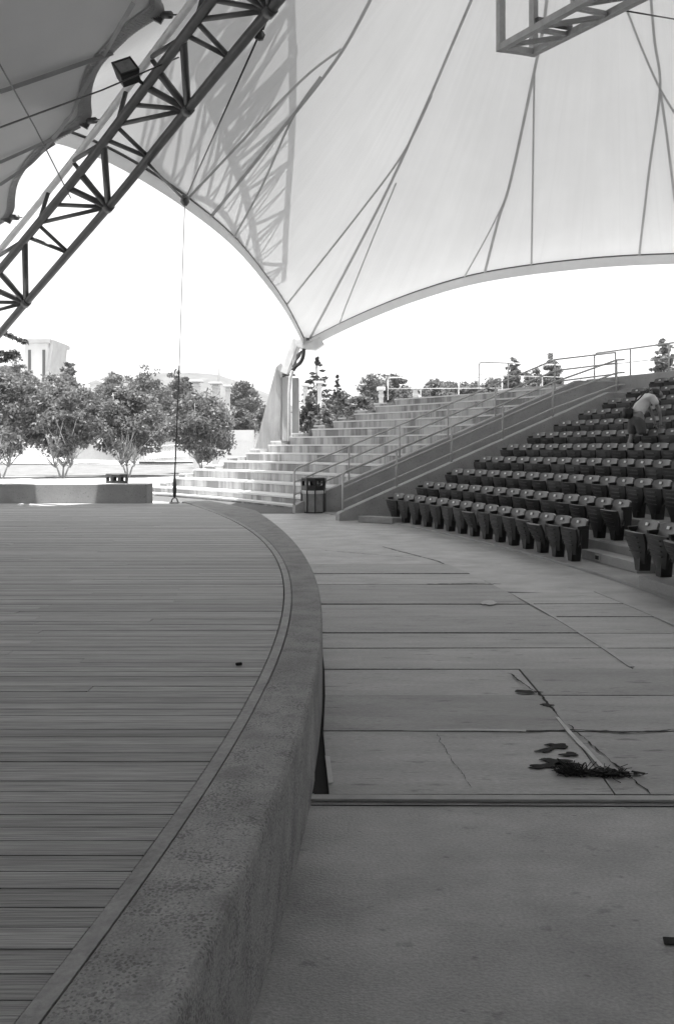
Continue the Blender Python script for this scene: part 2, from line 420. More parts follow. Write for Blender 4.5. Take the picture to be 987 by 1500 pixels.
ragged('paint_streak', [G(703, 886), G(707, 884), G(711, 882.6), G(717, 882), G(722, 883), G(725, 885), G(728, 886.5), G(722, 888.6), G(716, 889.6), G(711, 888), G(706, 888.4)], .0215, M['galv'], 'pale round splash on the far plywood panels', 'paint mark')
ragged('tape_piece', [G(970, 1374), G(990, 1375), G(990, 1386), G(972, 1384)], .003, M['dark'], 'dark piece of tape on the bare concrete at right', 'tape')
ragged('gap_hole', [G(455, 1118), G(462, 1120), G(470, 1160), G(453, 1164)], .002, M['dark'], 'dark open gap between stage rim and nearest plywood panel', 'gap')
# frayed dark clump and flakes
tf = G(862, 1139)
b = MB(); fr = random.Random(11)
ring = []
for k in range(36):
    a = 6.2832 * k / 36; ring.append((tf.x + math.cos(a) * .145 * fr.uniform(.8, 1.1) + .02, tf.y - .12 * math.cos(a) * .145 + math.sin(a) * .032 * fr.uniform(.5, 1.5)))
b.prism(ring, .0205, .031)
for k in range(260):
    px = fr.choice((fr.gauss(-.07, .035), fr.gauss(.0, .06), fr.gauss(.11, .04))); py = -.12 * px + fr.gauss(0, .016); a = fr.uniform(0, 6.2832)
    p = Vector((tf.x + px, tf.y + py, .019 + fr.random() * .012)); ln = fr.uniform(.015, .07)
    m_ = p + Vector((math.cos(a) * ln * .5, math.sin(a) * ln * .5, fr.uniform(-.002, .012))); q = m_ + Vector((math.cos(a + fr.gauss(0, .8)) * ln * .5, math.sin(a + fr.gauss(0, .8)) * ln * .5, fr.uniform(-.006, .014)))
    b.bar(p, m_, .0045, .003); b.bar(m_, q, .003, .002)
for k in range(30):                                # stiff strands standing up at the left end
    p = Vector((tf.x - .06 + fr.gauss(0, .03), tf.y + fr.gauss(0, .02), .02)); a = fr.gauss(1.9, .6); ln = fr.uniform(.04, .09)
    b.bar(p, p + Vector((math.cos(a) * ln, math.sin(a) * ln * .5, ln * .6)), .004, .003)
for k in range(60):
    x_ = fr.choice((fr.gauss(-.06, .04), fr.gauss(.08, .06))); b.box((tf.x + x_, tf.y - .12 * x_ + fr.gauss(0, .016), .022 + fr.random() * .012), (fr.uniform(.02, .075), fr.uniform(.008, .03), .004), m=Matrix.Rotation(fr.uniform(-.9, .9), 3, 'Z') @ Matrix.Rotation(fr.uniform(-.5, .5), 3, 'X'))
o = b.build('frayed_clump', M['debris']); tag(o, 'dark frayed clump of rotten fibre lying on the plywood', 'debris')
for k, (x, y) in enumerate(((800, 1105), (812, 1098), (806, 1120), (835, 1110), (795, 1128), (826, 1126), (775, 1018), (800, 1038))):
    g = G(x, y); rr = .024 + .022 * fr.random(); n_ = 40; ph = [fr.uniform(0, 6.28) for _ in range(6)]; el = fr.uniform(1.2, 2.4); tw = fr.uniform(-.3, .3)
    pts = []
    for q in range(n_):
        a = 6.2832 * q / n_; r_ = rr * max(.25, 1 + sum(.34 / (h + 1) ** .6 * math.sin((h + 1) * a * 1.0 + ph[h]) for h in range(6)) * .9 + fr.uniform(-.08, .08))
        u_, v_ = math.cos(a) * r_ * el, math.sin(a) * r_ * .8; pts.append(g + Vector((u_ * math.cos(tw) - v_ * math.sin(tw), u_ * math.sin(tw) + v_ * math.cos(tw), 0)))
    names = ('left of the frayed clump', 'upper left of the frayed clump', 'touching the frayed clump on its left', 'just above the frayed clump', 'lowest left of the frayed clump', 'between the clump and the other chips', 'at a peeled corner farther up the walkway', 'at the pale paint line far end')
    ragged('peeled_chip', pts, .0212, M['dark'], 'dark peeled patch on the plywood ' + names[k], 'peeled patch')
def crack(pts, wd, label, z=.0205, m='dark'):
    P = []
    for a, c_ in zip(pts, pts[1:]):
        a, c_ = G(*a), G(*c_); n_ = max(3, int((c_ - a).length / .03))
        P += [a.lerp(c_, k / n_) + Vector((fr.gauss(0, .005), fr.gauss(0, .006), 0)) for k in range(n_)]
    P.append(c_); b = MB(); A, B_ = [], []
    for k, p in enumerate(P):
        t = (P[min(k + 1, len(P) - 1)] - P[max(0, k - 1)]).normalized(); sd = Vector((-t.y, t.x, 0)) * wd * fr.uniform(.15, 1) * (.3 if k in (0, len(P) - 1) else 1)
        A.append(Vector((p.x, p.y, z)) + sd); B_.append(Vector((p.x, p.y, z)) - sd)
    b.grid([A, B_], False); tag(b.build('crack', M[m], None, fix=False), label, 'crack')
crack([(760, 1077), (840, 1074), (920, 1078), (990, 1073)], .014, 'ragged dark crack along the second plywood joint, right of the pale scrape')
crack([(745, 990), (790, 1022), (815, 1050)], .010, 'splintered dark crack running toward the upper end of the pale paint line')
crack([(832, 1066), (880, 1108), (930, 1150), (952, 1170)], .007, 'thin dark crack passing right of the frayed clump to the timber strip')
crack([(640, 1080), (662, 1118), (690, 1160)], .0022, 'faint crack in the nearest plywood panel left of the peeled patches')
crack([(560, 801), (640, 822), (722, 857)], .018, 'curved dark joint crack in the far concrete near the front seats', .004)
crack([(625, 858), (700, 857), (735, 858)], .022, 'short thick dark crack at the far end of the plywood panels', .0205)
crack([(470, 806), (540, 812), (610, 818)], .012, 'dark crack across the far concrete beside the stage rim', .004)
def batten(r, y0, y1, label):
    b = MB(); t0, t1 = math.asin((y0 - CY) / r), math.asin((y1 - CY) / r)
    arc_sweep(b, lambda t: [(r - .02, .019), (r - .02, .0225), (r + .02, .0225), (r + .02, .019)], seg(t0, t1, 20)); tag(b.build('joint_batten', M['galv']), label, 'batten', 'pale curved battens over the plywood joints')
batten(31.17, 6.3, 9.3, 'pale curved batten between the two sets of plywood panels')
batten(32.15, 6.3, 9.6, 'pale curved batten along the outer edge of the plywood panels')
g = G(350, 975, HS); b = MB().box((g.x, g.y, HS + .01), (.035, .02, .015), .4); tag(b.build('dead_leaf', M['debris'], None, .004), 'tiny dark dead leaf lying on the stage boards', 'leaf')

# ------------------------------------------------------------------ terraced steps
T_R0, T_P, T_RHO = 33.05, .75, .295
EL = {1: 214, 2: 258, 3: 284, 4: 327.7, 5: 360.6, 6: 393.4, 7: 424.5, 8: 457, 9: 488, 10: 519, 11: 549.5, 12: 578}
BL = {2: 234.7, 3: 269, 4: 301.5, 5: 333, 6: 366, 7: 397, 8: 428, 9: 460, 10: 495.6, 11: 520, 12: 548}
D = Vector((.698, .29, 0)).normalized(); N = Vector((-D.y, D.x, 0))
W1 = Vector((-1.05, 21.3, 0)); W2 = Vector((.05, 19.1, 0)); WT = .22
def th_on_line(P0, off, r):                        # angle where circle r meets the line P0 + off*N + s*D
    P = P0 + N * off - Vector((CX, CY, 0)); b_ = P.dot(D); c_ = P.dot(P) - r * r
    s = -b_ + math.sqrt(b_ * b_ - c_); q = P + D * s; return math.atan2(q.y, q.x)
steps = thing('terraced_steps', 'broad stained concrete seating steps rising behind the stage end', 'steps', (-2, 25, 0))
def tier(parent, name, m, r0, r1, t0, t1, z1, z0, parts=28, bevel=.012):
    b = MB(); ts = seg(t0, t1, max(2, parts))
    prof = [(r0, z0), (r0, z1 - .07), (r0 - .025, z1 - .05), (r0 - .025, z1), (r1, z1), (r1, z0)]
    rows = [[pol(r, t, z) for r, z in prof] for t in ts]; k = len(prof); base = [b.add(r) for r in rows]
    for i in range(len(ts) - 1):
        for j in range(k):
            jj = (j + 1) % k; u0, u1 = ts[i] * r0, ts[i + 1] * r0
            va, vb = [(prof[q][1] + z1 * 7.3 if q < 4 else 40 + prof[q][0] + z1) for q in (j, jj)]
            if j == 3: va, vb = prof[3][1] + z1 * 7.3, prof[3][1] + z1 * 7.3 + .7
            b.face((base[i] + j, base[i + 1] + j, base[i + 1] + jj, base[i] + jj), uv=((u0, va), (u1, va), (u1, vb), (u0, vb)), tone=1.0 if j == 2 else 0.0)
    b.face([base[0] + j for j in range(k)], uv=[(r * 1.3, z * 3) for r, z in prof]); b.face([base[-1] + j for j in reversed(range(k))], uv=[(r * 1.3 + 5, z * 3) for r, z in reversed(prof)])
    return b.build(name, m, parent)
for k in range(1, 13):
    r0 = T_R0 + (k - 1) * T_P; r1 = r0 + T_P - .002 + (.0 if k < 12 else 6.0)
    t1 = ray(EL[k], r0); t0 = th_on_line(W1, WT + .02, r0 + .4)
    z1 = k * T_RHO; z0 = -.02
    tier(steps, 'step', M['step'], r0, r1, t0, t1, z1, z0)
    if k in BL:
        tb = ray(BL[k], r0 - .38)
        tier(steps, 'end_block', M['step'], r0 - .38, r0 + .5, ray(EL[k], r0) + .0006, max(tb, t1 + .01), z1 - T_RHO * .52, z0, 5)
tier(steps, 'bottom_step', M['step'], T_R0 - .32, T_R0 - .004, th_on_line(W1, WT + .3, T_R0), ray(214, T_R0 - .3) + .01, .1, -.02)

# ------------------------------------------------------------------ ramp walls, stairs between them
def slope_wall(name, P0, prof, label):
    o3 = [P0 + D * s + Vector((0, 0, z)) for s, z in prof]
    b = MB().extrude(o3, N * WT); o = b.build(name, M['wall'], None, .012); return tag(o, label, 'wall')
SL = .385
slope_wall('sloped_wall', W2, [(0, -.02), (12, -.02), (12, 3.1), (7.75, 3.1), (7.6, .17 + 7.6 * SL), (.06, .2), (0, .16)], 'sloped concrete stair wall nearest the black seats')
slope_wall('sloped_wall', W1, [(0, -.02), (12, -.02), (12, 3.62), (8.75, 3.62), (.35, .36), (.1, .25), (0, .2)], 'sloped concrete stair wall behind the waste bin, beside the terraced steps')
stair = thing('stair', 'narrow concrete stair between the two sloped walls', 'stair', tuple(W2 + N))
for k in range(1, 13):
    s0 = .5 + (k - 1) * .75; a = W2 + N * (WT + .01) + D * s0; c_ = W2 + N * (2.42 - .01) + D * s0
    a2, c2 = a + D * (.75 if k < 12 else 4), c_ + D * (.75 if k < 12 else 4)
    MB().prism([(a.x, a.y), (a2.x, a2.y), (c2.x, c2.y), (c_.x, c_.y)], -.02, max(.02, k * .285 - .42)).build('step', M['seatc'], stair)

def handrail(name, label, P0, off, posts, zb, rails, m, r=.024, end=None, extra=None):
    """posts: distances along the wall; zb(s): wall top; rails: heights above it"""
    base = P0 + N * off
    t = thing(name, label, 'handrail', tuple(base + D * posts[0] + Vector((0, 0, zb(posts[0])))))
    top = max(rails)
    for s in posts:
        p = base + D * s; MB().tube([p + Vector((0, 0, zb(s) - .03)), p + Vector((0, 0, zb(s) + top - (.05 if s == posts[0] else .0)))], r, 8).build('post', m, t)
    for i, h in enumerate(sorted(rails, reverse=True)):
        pts = [base + D * posts[0] + Vector((0, 0, zb(posts[0]) + h - (.07 if i == 0 else 0)))]
        if i == 0: pts.append(base + D * (posts[0] + .07) + Vector((0, 0, zb(posts[0] + .07) + h)))
        pts += [base + D * s + Vector((0, 0, zb(s) + h)) for s in posts[1:]]
        e = end if end is not None else posts[-1]
        if e > posts[-1]: pts.append(base + D * e + Vector((0, 0, zb(posts[-1]) + h + .02)))
        MB().tube(pts, r * .95, 8).build('top_rail' if i == 0 else 'lower_rail', m, t)
    return t
def s_of(px, P0, off):                             # distance along wall whose image column is px
    q = P0 + N * off; k = (px - 493.5) / F; return (k * q.y - q.x) / (D.x - k * D.y)
zb2 = lambda s: .17 + s * SL if s < 7.6 else 3.1
zb1 = lambda s: .22 + s * .388 if s < 8.75 else 3.62
p2 = [s_of(x, W2, WT / 2) for x in (502, 580.5, 661, 736, 809, 902.5)]
p1 = [s_of(x, W1, WT / 2) for x in (431, 511, 585, 656, 725, 812)]
handrail('stair_handrail', 'three-bar grey handrail on the sloped wall nearest the black seats', W2, WT / 2, p2, zb2, (.86, .52, .2), M['rail'], end=p2[-1] + .25)
handrail('stair_handrail', 'three-bar grey handrail rising behind the waste bin on the farther wall', W1, WT / 2, p1 + [p1[-1] + 2.2], zb1, (.88, .56, .24), M['rail'])

# ------------------------------------------------------------------ seating terrace, aisle steps
S_R, S_P, S_RHO = 33.11, .748, .283
terr = thing('seating_terrace', 'stepped concrete floor carrying the rows of black seats', 'terrace', (4, 14, 0))
THR = -.30
for r in range(0, 12):
    r0 = S_R + r * S_P - .34; z1 = max(.035, r * S_RHO)
    b = MB(); t0, t1 = THR, th_on_line(W2, -.006, r0 + .2)
    arc_sweep(b, lambda t: [(r0, -.02), (r0, z1), (r0 + S_P - .002, z1), (r0 + S_P - .002, -.02)], seg(t0, t1, 40))
    b.build('tier', M['seatc'], terr, .008)
b = MB(); arc_sweep(b, lambda t: [(S_R - .36, .036), (S_R - .36, .165), (S_R + .395, .165), (S_R + .395, .036)], seg(THR, ray(934, S_R - .36), 14)); b.build('seat_plinth', M['seatc'], terr, .01)
AG0 = ray(851, 33.25); AG1 = ray(932, 33.25)            # the aisle gap between the two seat blocks
ais = thing('aisle_steps', 'concrete aisle steps between the left and right seat blocks', 'steps', tuple(pol(S_R - .6, (AG0 + AG1) / 2)))
for k, (ra, rb, z) in enumerate(((33.25, 33.505, .17), (33.53, 33.93, .30), (33.94, 34.26, .43), (34.28, 34.6, .58))):
    b = MB(); arc_sweep(b, lambda t: [(ra, .036), (ra, z), (rb, z), (rb, .036)], seg(AG1, AG0, 6))
    o = b.build('step', M['seatc'], ais, .01)
tv = pol(S_R - .725, AG0 - .008); 
b = MB(); an = (AG0 + AG1) / 2 + .0085
p = pol(33.244, an, .105)
Mz = Matrix.Rotation(an, 3, 'Z'); fo = MB().box(p, (.012, .13, .085), m=Mz).build('vent_frame', M['galv'], ais)
MB().box(pol(33.236, an, .105), (.006, .095, .055), m=Mz).build('grille', M['dark'], fo)
lst = thing('side_steps', 'two low concrete steps at the foot of the sloped wall', 'steps', tuple(G(545, 765)))
for k, (x0, x1, yb, z) in enumerate(((524, 574, 765, .14), (540, 580, 757, .3))):
    a, c_ = G(x0, yb), G(x1, yb + 3)
    q = D * (.32 if k == 0 else .6)
    MB().prism([(a.x, a.y), (c_.x, c_.y), (c_.x + q.x, c_.y + q.y), (a.x + q.x, a.y + q.y)], .004, z).build('step', M['seatc'], lst, .01)

# ------------------------------------------------------------------ black tip-up seats
def make_seat():
    t = thing('stadium_seat', 'x', 'seat', (0, 0, 0), 'black tip-up stadium seats')
    b = MB()                                       # back shell: local -x faces the stage
    rows, rows2 = [], []
    for i in range(9):
        v = i / 8; z = .22 + .39 * v; x = -.07 + .13 * v
        hw = (.17 + .056 * min(1, v * 1.6)) * (1 - (.04 if i == 8 else 0))
        row = []
        for j in range(9):
            u = j / 4 - 1
            row.append((x - .05 * u * u, u * hw, z - .02 * u * u * u * u * v))
        rows.append(row); rows2.append([(p[0] + .028, p[1], p[2] - .004) for p in row])
    b.grid(rows); b.grid([r[::-1] for r in rows2])
    for A, B in ((rows[0], rows2[0]), (rows[-1], rows2[-1]), ([r[0] for r in rows], [r[0] for r in rows2]), ([r[-1] for r in rows], [r[-1] for r in rows2])):
        b.grid([A, B])
    b.build('backrest', M['back'], t)
    hp = Vector((-.085, 0, .20))
    b = MB()                                       # seat pan, tipped up, ribbed underside outwards
    fr_, bk = [], []
    for i in range(8):
        v = i / 7; z = .10 + .375 * v; hw = .125 + .112 * min(1, v * 1.4) - (.006 if i == 7 else 0)
        x = -.115 - .055 * v
        fr_.append([(x - .03 + .03 * (j / 3 - 1) ** 2, (j / 3 - 1) * hw, z) for j in range(7)])
        bk.append([(x + .03, (j / 3 - 1) * hw, z) for j in range(7)])
    b.grid(fr_); b.grid([r[::-1] for r in bk])
    for A, B in ((fr_[0], bk[0]), (fr_[-1], bk[-1]), ([r[0] for r in fr_], [r[0] for r in bk]), ([r[-1] for r in fr_], [r[-1] for r in bk])): b.grid([A, B], False)
    for z in (.24, .30, .36, .42):
        b.box((-.150 - .155 * (z - .13), 0, z), (.016, .26, .012))
    pan = b.build('seat_pan', M['seat'], t, origin=hp)
    b = MB()
    b.hexa([(-.14, -.055, 0.0), (.0, -.055, 0.0), (.0, .055, 0.0), (-.14, .055, 0.0), (-.15, -.1, .24), (.0, -.1, .24), (.0, .1, .24), (-.15, .1, .24)])
    b.build('pedestal', M['seat'], t, .006)
    for s in (-1, 1):
        b = MB(); y = s * .234
        b.hexa([(-.13, y - .015, .47), (.03, y - .015, .47), (.03, y + .015, .47), (-.13, y + .015, .47), (-.14, y - .015, .515), (.035, y - .015, .525), (.035, y + .015, .525), (-.14, y + .015, .515)])
        b.hexa([(-.08, y - .011, .2), (.02, y - .011, .2), (.02, y + .011, .2), (-.08, y + .011, .2), (-.11, y - .011, .475), (.03, y - .011, .475), (.03, y + .011, .475), (-.11, y + .011, .475)])
        b.build('armrest', M['seat'], t, .004)
    b = MB(); mt = Matrix.Rotation(R_(-14), 3, 'Y'); b.box((.026, .075, .555), (.008, .06, .036), m=Matrix.Rotation(R_(18), 3, 'Y'))
    b.build('number_plate', M['plate'], t)
    return t
seat0 = make_seat(); kids0 = children(seat0); first_used = False
E0 = pol(S_R, .41); ROWN = ['front row', 'second row', 'third row', 'fourth row', 'fifth row', 'sixth row', 'seventh row', 'eighth row', 'ninth row', 'tenth row', 'top row']
OPEN = {(0, 7): -13, (0, 12): -15, (1, 14): -10}
SEATS = {}
def put_seat(r, th, label, tilt=None, up=0.0):
    global first_used
    if first_used: o = copy_tree(seat0, kids0)
    else: o = seat0; first_used = True
    R = S_R + r * S_P; o.location = pol(R - .04, th, max(.035, r * S_RHO) + up); o.rotation_euler = (0, 0, th)
    o['label'] = label
    if tilt is not None or True:
        for c in bpy_kids(o):
            if c.name.startswith('seat_pan'): c.rotation_euler = (0, R_(tilt if tilt is not None else srnd.uniform(-5, 3)), 0)
    return o
srnd = random.Random(21)
def bpy_kids(o): return [c for c in COL.objects if c.parent is o] if o is seat0 else _last_kids(o)
def _last_kids(o): return [c for c in list(COL.objects)[-7:] if c.parent is o]
for r in range(11):
    P = E0 + Vector((.698, .29, 0)) * r; th = math.atan2(P.y - CY, P.x - CX); R = S_R + r * S_P
    i = 0
    while True:
        t = th - i * .5 / R; p = pol(R, t); px = 493.5 + F * p.x / p.y
        if px > 1012 or p.y < 3: break
        if (r == 0 and t > .192) or (r == 1 and i < 15) or r > 1:
            nm = 'nearest the sloped wall' if i == 0 else ORD[i] + ' from the sloped wall'
            put_seat(r, t, 'black tip-up stadium seat in the %s, %s' % (ROWN[r], nm), OPEN.get((r, i)))
        i += 1
    if r == 0:
        for j in range(4):
            t = ray(953, R) - j * .5 / R
            put_seat(r, t, 'black tip-up seat in the front row right of the aisle steps, %s' % ('at the aisle end' if j == 0 else ORD[j] + ' from the aisle'), -12 if j == 2 else None, .13)

# ------------------------------------------------------------------ upper concourse: walls and railings
b = MB(); arc_sweep(b, lambda t: [(42.2, 0), (42.2, 3.78), (42.5, 3.78), (42.5, 0)], seg(THR, ray(858, 42.2), 40))
tag(b.build('parapet_wall', M['wall'], None, .015), 'curved concrete parapet wall behind the top row of seats', 'wall')
b = MB(); arc_sweep(b, lambda t: [(41.35, 0), (41.35, 3.3), (42.19, 3.3), (42.19, 0)], seg(THR, ray(905, 41.4), 40))
tag(b.build('lower_ledge', M['seatc'], None, .015), 'concrete ledge between the top seat row and parapet wall', 'ledge')
b = MB(); arc_sweep(b, lambda t: [(42.6, 0), (42.6, 3.62), (56, 3.62), (56, 0)], seg(-.1, ray(760, 42.6), 20))
struct(b.build('upper_terrace', M['plaza']))
b = MB(); arc_sweep(b, lambda t: [(43.9, 3.0), (43.9, 3.86), (50, 3.86), (50, 3.0)], seg(-.05, ray(728, 43.9), 20))
tag(b.build('terrace_plinth', M['step'], None, .015), 'raised concrete plinth on the terrace behind the far handrail', 'plinth')
def railing(label, pts, zb, zt, nposts, m=M['railb']):
    t = thing('railing', label, 'railing', (pts[0].x, pts[0].y, zb))
    P = [Vector((p.x, p.y, zt)) for p in pts]
    MB().tube([Vector((P[0].x, P[0].y, zt - .09)), P[0] + (P[1] - P[0]).normalized() * .08, *P[1:]], .024, 8).build('top_rail', m, t)
    if zt - zb > .5: MB().tube([Vector((p.x, p.y, (zb + zt) / 2)) for p in P], .012, 6).build('middle_rail', m, t)
    for k in range(nposts):
        s = k / (nposts - 1) * (len(P) - 1); i = min(int(s), len(P) - 2); q = P[i].lerp(P[i + 1], s - i)
        MB().tube([(q.x, q.y, zb), (q.x, q.y, zt - (.08 if k == 0 else 0))], .024, 8).build('post', m, t)
railing('light pipe railing on top of the terraced steps, farthest from the seats', [W(568, 553, 33.4), W(640, 555, 33.2), W(735, 558, 33)], 3.54, 4.42, 4)
railing('light pipe railing on the raised plinth above the middle of the stair', [W(701, 530, 30.9), W(765, 533, 31.5), W(850, 538, 32.2)], 3.86, 4.78, 4)
railing('light pipe railing on the parapet wall above the top seats', [pol(42.35, ray(870, 42.35) - (ray(870, 42.35) - ray(1040, 42.35)) * k / 5) for k in range(6)], 3.78, 4.58, 4)

# ------------------------------------------------------------------ waste bins
def bin_(label, loc, rz):
    t = thing('waste_bin', label, 'waste bin', loc)
    def hexp(w, d, z): c = .3; return [(-w, -d * c, z), (-w * c * 1.2, -d, z), (w * c * 1.2, -d, z), (w, -d * c, z), (w, d * c, z), (w * c * 1.2, d, z), (-w * c * 1.2, d, z), (-w, d * c, z)]
    L = Vector(loc); Mz = Matrix.Rotation(rz, 3, 'Z')
    def loft(b, rings):
        bs = [b.add([L + Mz @ Vector(p) for p in r]) for r in rings]; n = len(rings[0])
        for a, c in zip(bs, bs[1:]):
            for k in range(n): b.face((a + k, a + (k + 1) % n, c + (k + 1) % n, c + k))
        b.face([bs[0] + k for k in reversed(range(n))]); b.face([bs[-1] + k for k in range(n)]); return b
    w, d = .285, .27
    loft(MB(), [hexp(w, d, .03), hexp(w, d, .55)]).build('body', M['can'], t)
    b = MB()
    for p in hexp(w + .004, d + .004, 0): b.box(L + Mz @ Vector((p[0], p[1], .29)), (.035, .035, .58), rz)
    loft(b, [hexp(w + .01, d + .01, .0), hexp(w + .01, d + .01, .035)])
    b.build('corner_posts', M['black'], t)
    loft(MB(), [hexp(w + .012, d + .012, .49), hexp(w + .02, d + .02, .545), hexp(w + .005, d + .005, .575)]).build('bin_liner', M['bagp'], t)
    b = MB()                                       # hood with openings: lower band, lid and mullions
    lo, hi = hexp(w + .012, d + .012, .575), hexp(w + .03, d + .03, .89); n = 8
    def lv(z, sh=0.0):
        f = (z - .575) / .315; return [Vector(lo[k]).lerp(Vector(hi[k]), f) * 1 for k in range(n)]
    loft(b, [[tuple(p) for p in lv(.575)], [tuple(p) for p in lv(.69)]])
    loft(b, [[tuple(p) for p in lv(.81)], [tuple(p) for p in lv(.88)], hexp(w + .0, d, .9)])
    a, c = lv(.688), lv(.812)
    for k in range(n):
        k2 = (k + 1) % n
        for p, q, f0, f1 in ((k, k2, 0, .22), (k, k2, .78, 1)):
            pa, pb, pc, pd = a[p].lerp(a[q], f0), a[p].lerp(a[q], f1), c[p].lerp(c[q], f1), c[p].lerp(c[q], f0)
            inn = lambda v: Vector((v.x * .93, v.y * .93, v.z))
            b.hexa([L + Mz @ v for v in (pa, pb, inn(pb), inn(pa), pd, pc, inn(pc), inn(pd))])
    b.build('hood', M['black'], t)
    return t
bin_('concrete-panelled waste bin with black hood in front of the farther sloped wall', tuple(G(459, 751)), -.18)
bin_('black-hooded waste bin standing behind the low stage wall', ((172 - 493.5) / F * 24.6, 24.6, .0), .1)

# ------------------------------------------------------------------ membrane canopy over the seats
LE = [(-420, 60, 13), (-170, 140, 14.4), (-40, 172, 15.2), (30, 180, 16.0), (100, 195, 16.8), (180, 230, 18.0), (271, 288, 19.8), (340, 345, 23.0), (385, 398, 26.5), (420, 448, 30.0), (447, 500, 33)]
RE = [(447, 500, 33), (520, 464, 32.6), (610, 428, 32.0), (710, 400, 31.2), (850, 381, 30.4), (987, 373, 29.6), (1160, 372, 28.5), (1400, 400, 26)]
LE3 = [W(*p) for p in LE]; RE3 = [W(*p) for p in RE]
BACK = [RE3[-1], Vector((25, 15, 6)), Vector((22, 3, 2.5)), Vector((12, -6, 2.2)), Vector((2, -8, 1.6)), Vector((-8, -6, 2)), Vector((-13, 2, 5)), LE3[0]]  # unseen rear edge, set low to cut the light from behind
APEX = W(900, -500, 20.0)
def surf(e, v):
    p = Vector(e).lerp(APEX, v); dz = APEX.z - e.z
    p.z = e.z + dz * (v ** 1.22); return p
edge = spline(LE3, 8)[:-1] + spline(RE3, 8)[:-1] + spline(BACK, 6)
canopy = thing('fabric_canopy', 'huge pale translucent fabric canopy stretched over the seats', 'canopy', tuple(W(447, 500, 33)))
NV = 26
rows = [[surf(e, j / NV) for e in edge] for j in range(NV + 1)]
_u = [0.0]
for a_, b_ in zip(edge, edge[1:]): _u.append(_u[-1] + (b_ - a_).length)
MB().grid(rows, True, [[(u, j) for u in _u] for j in range(NV + 1)]).build('membrane', M['fabric'], canopy, fix=False)
def band(E3, name, drop, m=None):
    P = spline(E3, 10); b = MB()
    lo = [p + Vector((0, 0, -drop)) + Vector((0, -.02, 0)) for p in P]; hi = [p + Vector((0, -.02, .03)) for p in P]
    b.grid([lo, hi]); b.grid([[p + Vector((0, .03, 0)) for p in hi], [p + Vector((0, .03, 0)) for p in lo]]); b.grid([[p + Vector((0, .03, 0)) for p in lo], lo])
    b.build(name, m or M['band'], canopy, fix=False)
    MB().tube([p + Vector((0, -.05, .04)) for p in P], .035, 6).build('edge_cable', M['steel'], canopy)
band(LE3, 'edge_band', .27); band(RE3, 'edge_band', .33)
def nearest_u(px):                                 # point of the front edge at an image column
    P = spline(RE3, 30); return min(P, key=lambda p: abs(493.5 + F * p.x / p.y - px))
def near_l(px):
    P = spline(LE3, 30); return min(P, key=lambda p: abs(493.5 + F * p.x / p.y - px))
def img_to_surf(px, py):                           # where a sight line meets the membrane
    best = None
    for e in fine:
        for v in vs_:
            s = surf(e, v); 
            if s.y < 4: continue
            d = (493.5 + F * s.x / s.y - px) ** 2 + (YH - F * (s.z - H) / s.y - py) ** 2
            if best is None or d < best[0]: best = (d, e, v)
    i, v = fine.index(best[1]), best[2]; fi = float(i); st, sv = .5, .006
    def ev(fi, v):
        fi = max(0, min(len(fine) - 1.001, fi)); k = int(fi); e = fine[k].lerp(fine[k + 1], fi - k); s = surf(e, v)
        return (493.5 + F * s.x / s.y - px) ** 2 + (YH - F * (s.z - H) / s.y - py) ** 2, e
    cur = ev(fi, v)[0]
    for _ in range(60):
        moved = False
        for a, c in ((st, 0), (-st, 0), (0, sv), (0, -sv), (st, sv), (-st, -sv), (st, -sv), (-st, sv)):
            if v + c < 0: continue
            q = ev(fi + a, v + c)[0]
            if q < cur: cur, fi, v, moved = q, fi + a, v + c, True
        if not moved: st *= .5; sv *= .5
    return ev(fi, v)[1], v
fine = spline(LE3, 5)[:-1] + spline(RE3, 5); dense = spline(LE3, 40) + spline(RE3, 40); vs_ = [k / 60 * .75 for k in range(61)]
def seam(path, w=.10):
    pp_ = spline([Vector((x, y, 0)) for x, y in path], 4); path = [(p.x, p.y) for p in pp_]
    UV = [img_to_surf(*p) for p in path]; pts = []
    for (e0, v0), (e1, v1) in zip(UV, UV[1:]):
        pass
    CP = [surf(*uv) for uv in UV]
    if UV[0][1] < .12: 
        (ax_, ay_), (bx_, by_) = path[0], path[2]; dv = Vector((ax_ - bx_, ay_ - by_, 0)).normalized()
        def off_(e):
            q = Vector((493.5 + F * e.x / e.y - ax_, YH - F * (e.z - H) / e.y - ay_, 0)); return abs(dv.x * q.y - dv.y * q.x) + max(0, -q.dot(dv)) * 2 + .15 * q.length
        CP = [surf(min(dense, key=off_), .001)] + [c for c, uv in zip(CP, UV) if uv[1] > .004]
    pts = spline(CP, 6); w *= .78
    b = MB(); A, B = [], []
    for i, p in enumerate(pts):
        t = (pts[min(i + 1, len(pts) - 1)] - pts[max(0, i - 1)]).normalized(); view = (p - Vector((0, 0, H))).normalized()
        s = t.cross(view).normalized() * (w / 2); q = p - view * .06
        A.append(q - s); B.append(q + s)
    b.grid([A, B]); b.build('seam_strap', M['seam'], canopy, fix=False)
SEAMS = [([(458, 488), (520, 370), (572, 268), (630, 140), (662, 65), (695, -12)], .12), ([(425, 440), (520, 320), (590, 225), (632, 140)], .08), ([(505, 452), (545, 352), (580, 268)], .06),
         ([(711, 394), (730, 320), (748, 262), (783, 100), (795, 40), (802, -15)], .12), ([(684, 398), (715, 342), (738, 295)], .06), ([(778, 382), (780, 250), (782, 110)], .08),
         ([(936, 370), (950, 250), (966, 130), (958, 60), (952, -10)], .10), ([(992, 330), (978, 215), (966, 130)], .10), ([(908, -12), (935, 60), (966, 130), (1000, 185)], .08),
         ([(322, 302), (400, 205), (470, 118), (510, 60), (550, -15)], .10), ([(350, 335), (385, 270), (430, 170), (470, 112)], .07), ([(300, 265), (380, 180), (450, 110), (500, 72)], .07)]
for p, w in SEAMS: seam(p, w)

